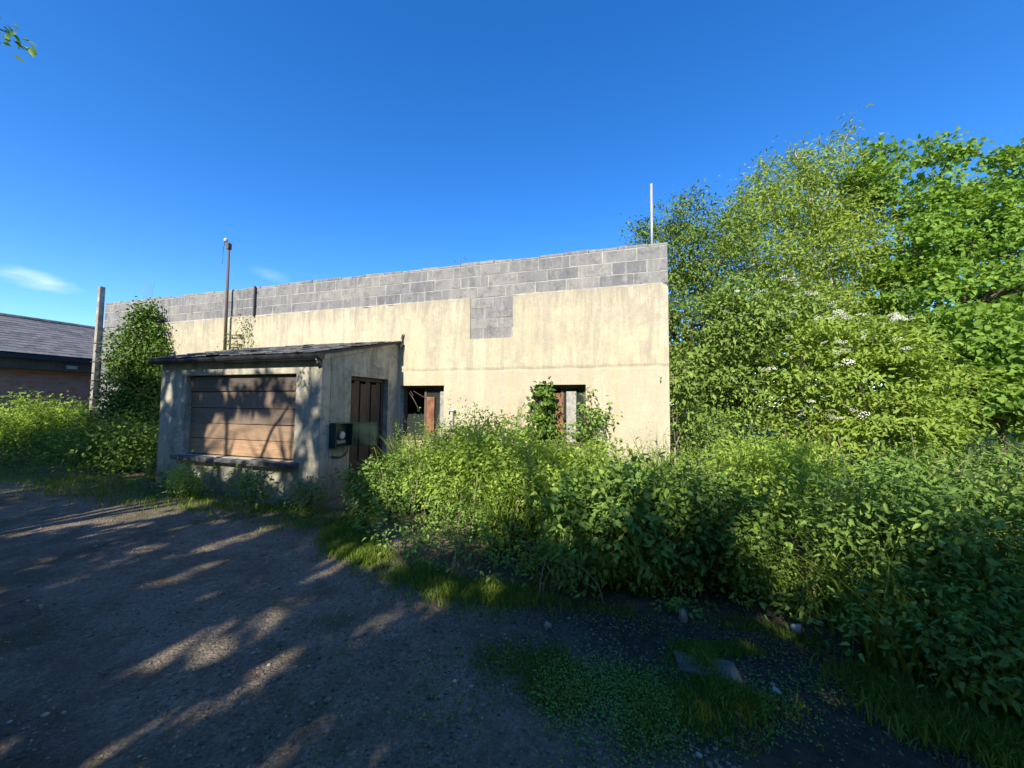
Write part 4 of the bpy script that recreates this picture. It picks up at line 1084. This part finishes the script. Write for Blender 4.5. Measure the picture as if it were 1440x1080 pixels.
# ------------------------------------------------------------------ shade trees behind the camera (they throw the dappled shade)
def qs(P):                                          # where a leaf's shadow falls on the ground: across, along the sun
    g_ = P[:, :3] + np.outer(P[:, 2] / math.tan(SUN_EL), ST)
    return g_ @ SR, g_ @ ST
GAPS = []                                           # openings in the canopy: across, along, half sizes, share of leaves lost
def gap_world(x, y, rq, rs, p=.95, z=0):
    pt = np.array([[x, y, z]]); q, s = qs(pt); GAPS.append((q[0], s[0], rq * (1.5 if z == 0 else 1.6), rs * (1.25 if z == 0 else 1.5), max(p, .95) if z == 0 else 1.1))
rgap = np.random.default_rng(77)
def keep_gap(P):
    q, s = qs(P); k = np.ones(len(P), bool)
    for (a_, b_, rq, rs, p_) in GAPS:
        dd = ((q - a_) / rq) ** 2 + ((s - b_) / rs) ** 2
        k &= ~((dd < 1) & (rgap.uniform(size=len(P)) < p_))
    # the canopy's top edge: what lies beyond stays in the sun
    lim = np.interp(q, [-18, -15, -14.2, -13.2, -9, -7.2, -5.0, -4.2, -3.0, -1.5, .5, 2.0, 3.2, 5], [5.8, 6.2, 7.2, 8.9, 8.9, 7.6, 6.9, 6.2, 4.4, 4.0, 4.2, 4.2, 5.0, 5.3])
    k &= s < lim + .3 * np.sin(q * 4) - np.abs(rgap.normal(size=len(P))) * np.where(q > -4, .8, .2)
    return k
for (x, y, rq, rs, p_) in [(-1.75, 3.75, .16, .35, .97), (-1.35, 3.95, .18, .3, .97), (-.95, 2.75, .12, .22, .97), (-.55, 3.1, .12, .25, .95),
                           (-2.05, 2.65, .10, .5, .95), (-1.75, 2.8, .09, .45, .95), (-5.6, 5.4, .30, .9, .95), (-5.0, 5.5, .2, .6, .9), (-.95, 1.85, .10, .14, .95),
                           (-.62, 2.1, .06, .09, .95), (-1.45, 2.2, .10, .3, .8), (-3.2, 4.4, .1, .5, .9), (-.15, 3.25, .12, .2, .95), (-1.75, 1.8, .09, .3, .9)]:
    gap_world(x, y, rq, rs, p_)
rg_ = random.Random(9)
for k in range(110):                                  # many pin-holes
    gap_world(rg_.uniform(-7, -.3), rg_.uniform(1.4, 5.6), rg_.uniform(.04, .10), rg_.uniform(.06, .20), .93)
for (du, z, rq, rs, p_) in [(-2.35, .95, .25, .45, .93), (-1.3, .95, .55, .5, .93), (-1.9, 1.2, .12, .3, .9), (-2.2, 1.85, .10, .16, .95), (-.25, 1.0, .12, .3, .8), (-.7, 2.25, .45, .12, .95), (-2.4, 2.23, .25, .08, .95), (-.2, 1.6, .10, .3, .95), (-.15, .6, .12, .25, .95), (-3.5, 1.7, .06, .2, .95), (-1.2, 1.75, .09, .15, .95), (-2.0, .7, .2, .3, .95), (-1.0, 1.2, .4, .3, .95), (-3.0, 2.2, .12, .06, .95), (-2.4, .35, .35, .2, .9), (-.8, .35, .2, .2, .9)]:
    p3 = FX + EX * du; gap_world(p3[0], p3[1], rq, rs, p_, z)
def shade(label, x, y, h, lobes, seed, mat='syc', trunk=.2):
    return plant('shade_tree', label, 'tree', (x, y, 0), lobes, (.16, .13), M[mat], M['bark'], .16, 11, .24, .6, .7, trunk,
                 'trees behind the viewpoint', keep=keep_gap, seed=seed, shell=.3, twig=.3)
def crown_l(w, z0, z1, n, seed):
    r = random.Random(seed); o = []
    for k in range(5):  # low foliage added out of view to block sky light and darken the shade
        th_ = k * 1.26 + seed; o.append((math.cos(th_) * w * .6, math.sin(th_) * w * .45 - .4, r.uniform(1.2, 2.4), w * .55, w * .4, 1.3))
    for k in range(n):
        th_ = k * 2.4; q = r.uniform(.2, .75) * w; z = z0 + (z1 - z0) * (k + .5) / n
        o.append((math.cos(th_) * q, math.sin(th_) * q, z, w * .55, w * .5, (z1 - z0) * .24))
    return o
bt = crown_l(3.0, 3.8, 9.2, 9, 1)
ovh = shade('tall tree left of the viewpoint, one leafy branch tip in the top left corner', -8.2, -1.2, 9, bt, 61)
br_ = [(-4.25, 3.02, 4.68), (-4.32, 2.98, 4.74), (-4.35, 2.95, 4.66), (-4.55, 2.7, 4.62), (-4.4, 2.85, 4.42), (-4.9, 2.4, 4.75)]
P, D, N = [], [], []; r_ = np.random.default_rng(5)
for i_, b_ in enumerate(br_):
    k_ = 7 if i_ < 2 else 12
    p_ = np.array(b_) - np.array([-8.2, -1.2, 0]) + r_.normal(size=(k_, 3)) * (.045 if i_ < 2 else .08)
    P.append(p_); D.append(r_.normal(size=(k_, 3)) * .5 + np.array([.8, .1, -.5])); N.append(np.array([0, 0, 1.]) + r_.normal(size=(k_, 3)) * .5)
link('branch_leaves', leaf_mesh('branch_leaves', np.concatenate(P), np.concatenate(D), np.concatenate(N), r_.uniform(.06, .095, sum(len(q) for q in P)), .05, hexa=True), M['syc'], ovh)
mb = MB(); bb = np.array([-8.2, -1.2, 0])
mb.tube([(0, 0, 3.8), (1.2, 1.5, 4.3), (2.6, 3.0, 4.7), tuple(np.array((-4.7, 2.55, 4.7)) - bb), tuple(np.array((-4.28, 3.0, 4.70)) - bb)], [.07, .05, .03, .012, .004], 6)
mb.build('branch', M['bark'], ovh, smooth=True)
shade('tall tree farthest left behind the viewpoint', -14.5, -1.0, 11, crown_l(3.6, 3.5, 11.5, 11, 2), 62)
shade('broad tree behind the viewpoint to its left', -5.2, -5.2, 10, crown_l(3.2, 3.5, 10.8, 11, 3), 63)
shade('middle tree right behind the viewpoint', -2.0, -5.0, 9, crown_l(3.0, 3.2, 9.2, 11, 4), 64)
shade('tree behind the viewpoint to its right', 1.6, -5.6, 9, crown_l(3.2, 3.0, 9.0, 11, 5), 65)
shade('tree farthest right behind the viewpoint', 5.2, -4.2, 9, crown_l(2.8, 3.0, 8.6, 9, 6), 66)

# ------------------------------------------------------------------ sky, sun, camera
w = bpy.data.worlds.new('World'); SC.world = w; w.use_nodes = True
nt = w.node_tree; nt.nodes.clear()
out = nt.nodes.new('ShaderNodeOutputWorld'); bg = nt.nodes.new('ShaderNodeBackground')
sky = nt.nodes.new('ShaderNodeTexSky'); sky.sky_type = 'NISHITA'; sky.sun_disc = False
sky.sun_elevation = SUN_EL; sky.sun_rotation = SUN_AZ + math.pi
sky.air_density = 1.0; sky.dust_density = .45; sky.ozone_density = 4.0; sky.altitude = 1200
hs_ = nt.nodes.new('ShaderNodeHueSaturation'); hs_.inputs['Hue'].default_value = .507; hs_.inputs['Saturation'].default_value = 1.29; hs_.inputs['Value'].default_value = 1.12
nt.links.new(sky.outputs[0], hs_.inputs['Color'])
# a wisp of cloud low on the left, by direction in the sky
tc = nt.nodes.new('ShaderNodeTexCoord')
def wisp(dirv, half, prev, amt, sc):
    dv = Vector(dirv).normalized(); rt2 = dv.cross(Vector((0, 0, 1))).normalized(); upv = rt2.cross(dv)
    nz = nt.nodes.new('ShaderNodeTexNoise'); nz.inputs['Scale'].default_value = sc; nz.inputs['Detail'].default_value = 6
    mp = nt.nodes.new('ShaderNodeMapping'); mp.inputs['Scale'].default_value = (1, 1, 3); nt.links.new(tc.outputs['Generated'], mp.inputs[0]); nt.links.new(mp.outputs[0], nz.inputs['Vector'])
    def dot(v):
        n_ = nt.nodes.new('ShaderNodeVectorMath'); n_.operation = 'DOT_PRODUCT'; n_.inputs[1].default_value = v; nt.links.new(tc.outputs['Generated'], n_.inputs[0]); return n_.outputs['Value']
    a_ = math_(nt, 'DIVIDE', dot(rt2), half[0]); b_ = math_(nt, 'DIVIDE', dot(upv), half[1])
    b_ = math_(nt, 'ADD', b_, math_(nt, 'MULTIPLY', a_, .35))
    r2 = math_(nt, 'ADD', math_(nt, 'MULTIPLY', a_, a_), math_(nt, 'MULTIPLY', b_, b_))
    msk = math_(nt, 'SUBTRACT', 1.0, r2, True)
    msk = math_(nt, 'MULTIPLY', msk, math_(nt, 'GREATER_THAN', dot(dv), 0.0))
    f_ = math_(nt, 'MULTIPLY', math_(nt, 'MULTIPLY', math_(nt, 'SUBTRACT', math_(nt, 'ADD', math_(nt, 'MULTIPLY', msk, .9), math_(nt, 'MULTIPLY', nz.outputs['Fac'], 1.6)), .95, True), msk), amt, True)
    return mix(nt, f_, prev, (5.2, 5.6, 6.4))
c_ = wisp((-1.30, 1.0, .325), (.06, .020), hs_.outputs[0], .38, 26)
c_ = wisp((-.665, 1.0, .345), (.05, .02), c_, .12, 18)
nt.links.new(c_, bg.inputs[0]); bg.inputs[1].default_value = .15
nt.links.new(bg.outputs[0], out.inputs[0])

sl_ = bpy.data.lights.new('sun', 'SUN'); sl_.energy = 4.5; sl_.angle = R(.53); sl_.color = (1, .93, .80)
so = bpy.data.objects.new('sun', sl_); COL.objects.link(so)
T = Vector((math.sin(SUN_AZ) * math.cos(SUN_EL), math.cos(SUN_AZ) * math.cos(SUN_EL), -math.sin(SUN_EL)))
so.rotation_euler = T.to_track_quat('-Z', 'Y').to_euler(); so.location = (-3, -10, 12)

cam = bpy.data.cameras.new('camera'); co = bpy.data.objects.new('camera', cam); COL.objects.link(co)
cam.sensor_fit = 'HORIZONTAL'; cam.sensor_width = 36; cam.lens = 520 / 1440 * 36
cam.clip_start = .05; cam.clip_end = 2000
pit, rol = R(2.991), R(.502)
A = Matrix(((1, 0, 0), (0, math.cos(pit), math.sin(pit)), (0, -math.sin(pit), math.cos(pit))))
B_ = Matrix(((math.cos(rol), 0, math.sin(rol)), (0, 1, 0), (-math.sin(rol), 0, math.cos(rol))))
Mw = (B_ @ A).transposed()                          # columns: right, forward, up in the world
rg, fw, uv = Mw.col[0], Mw.col[1], Mw.col[2]
co.matrix_world = Matrix(((rg[0], uv[0], -fw[0], 0), (rg[1], uv[1], -fw[1], 0), (rg[2], uv[2], -fw[2], 1.6), (0, 0, 0, 1)))
SC.camera = co
SC.view_settings.view_transform = 'Standard'; SC.view_settings.look = 'None'
SC.view_settings.exposure = .85; SC.view_settings.gamma = 1
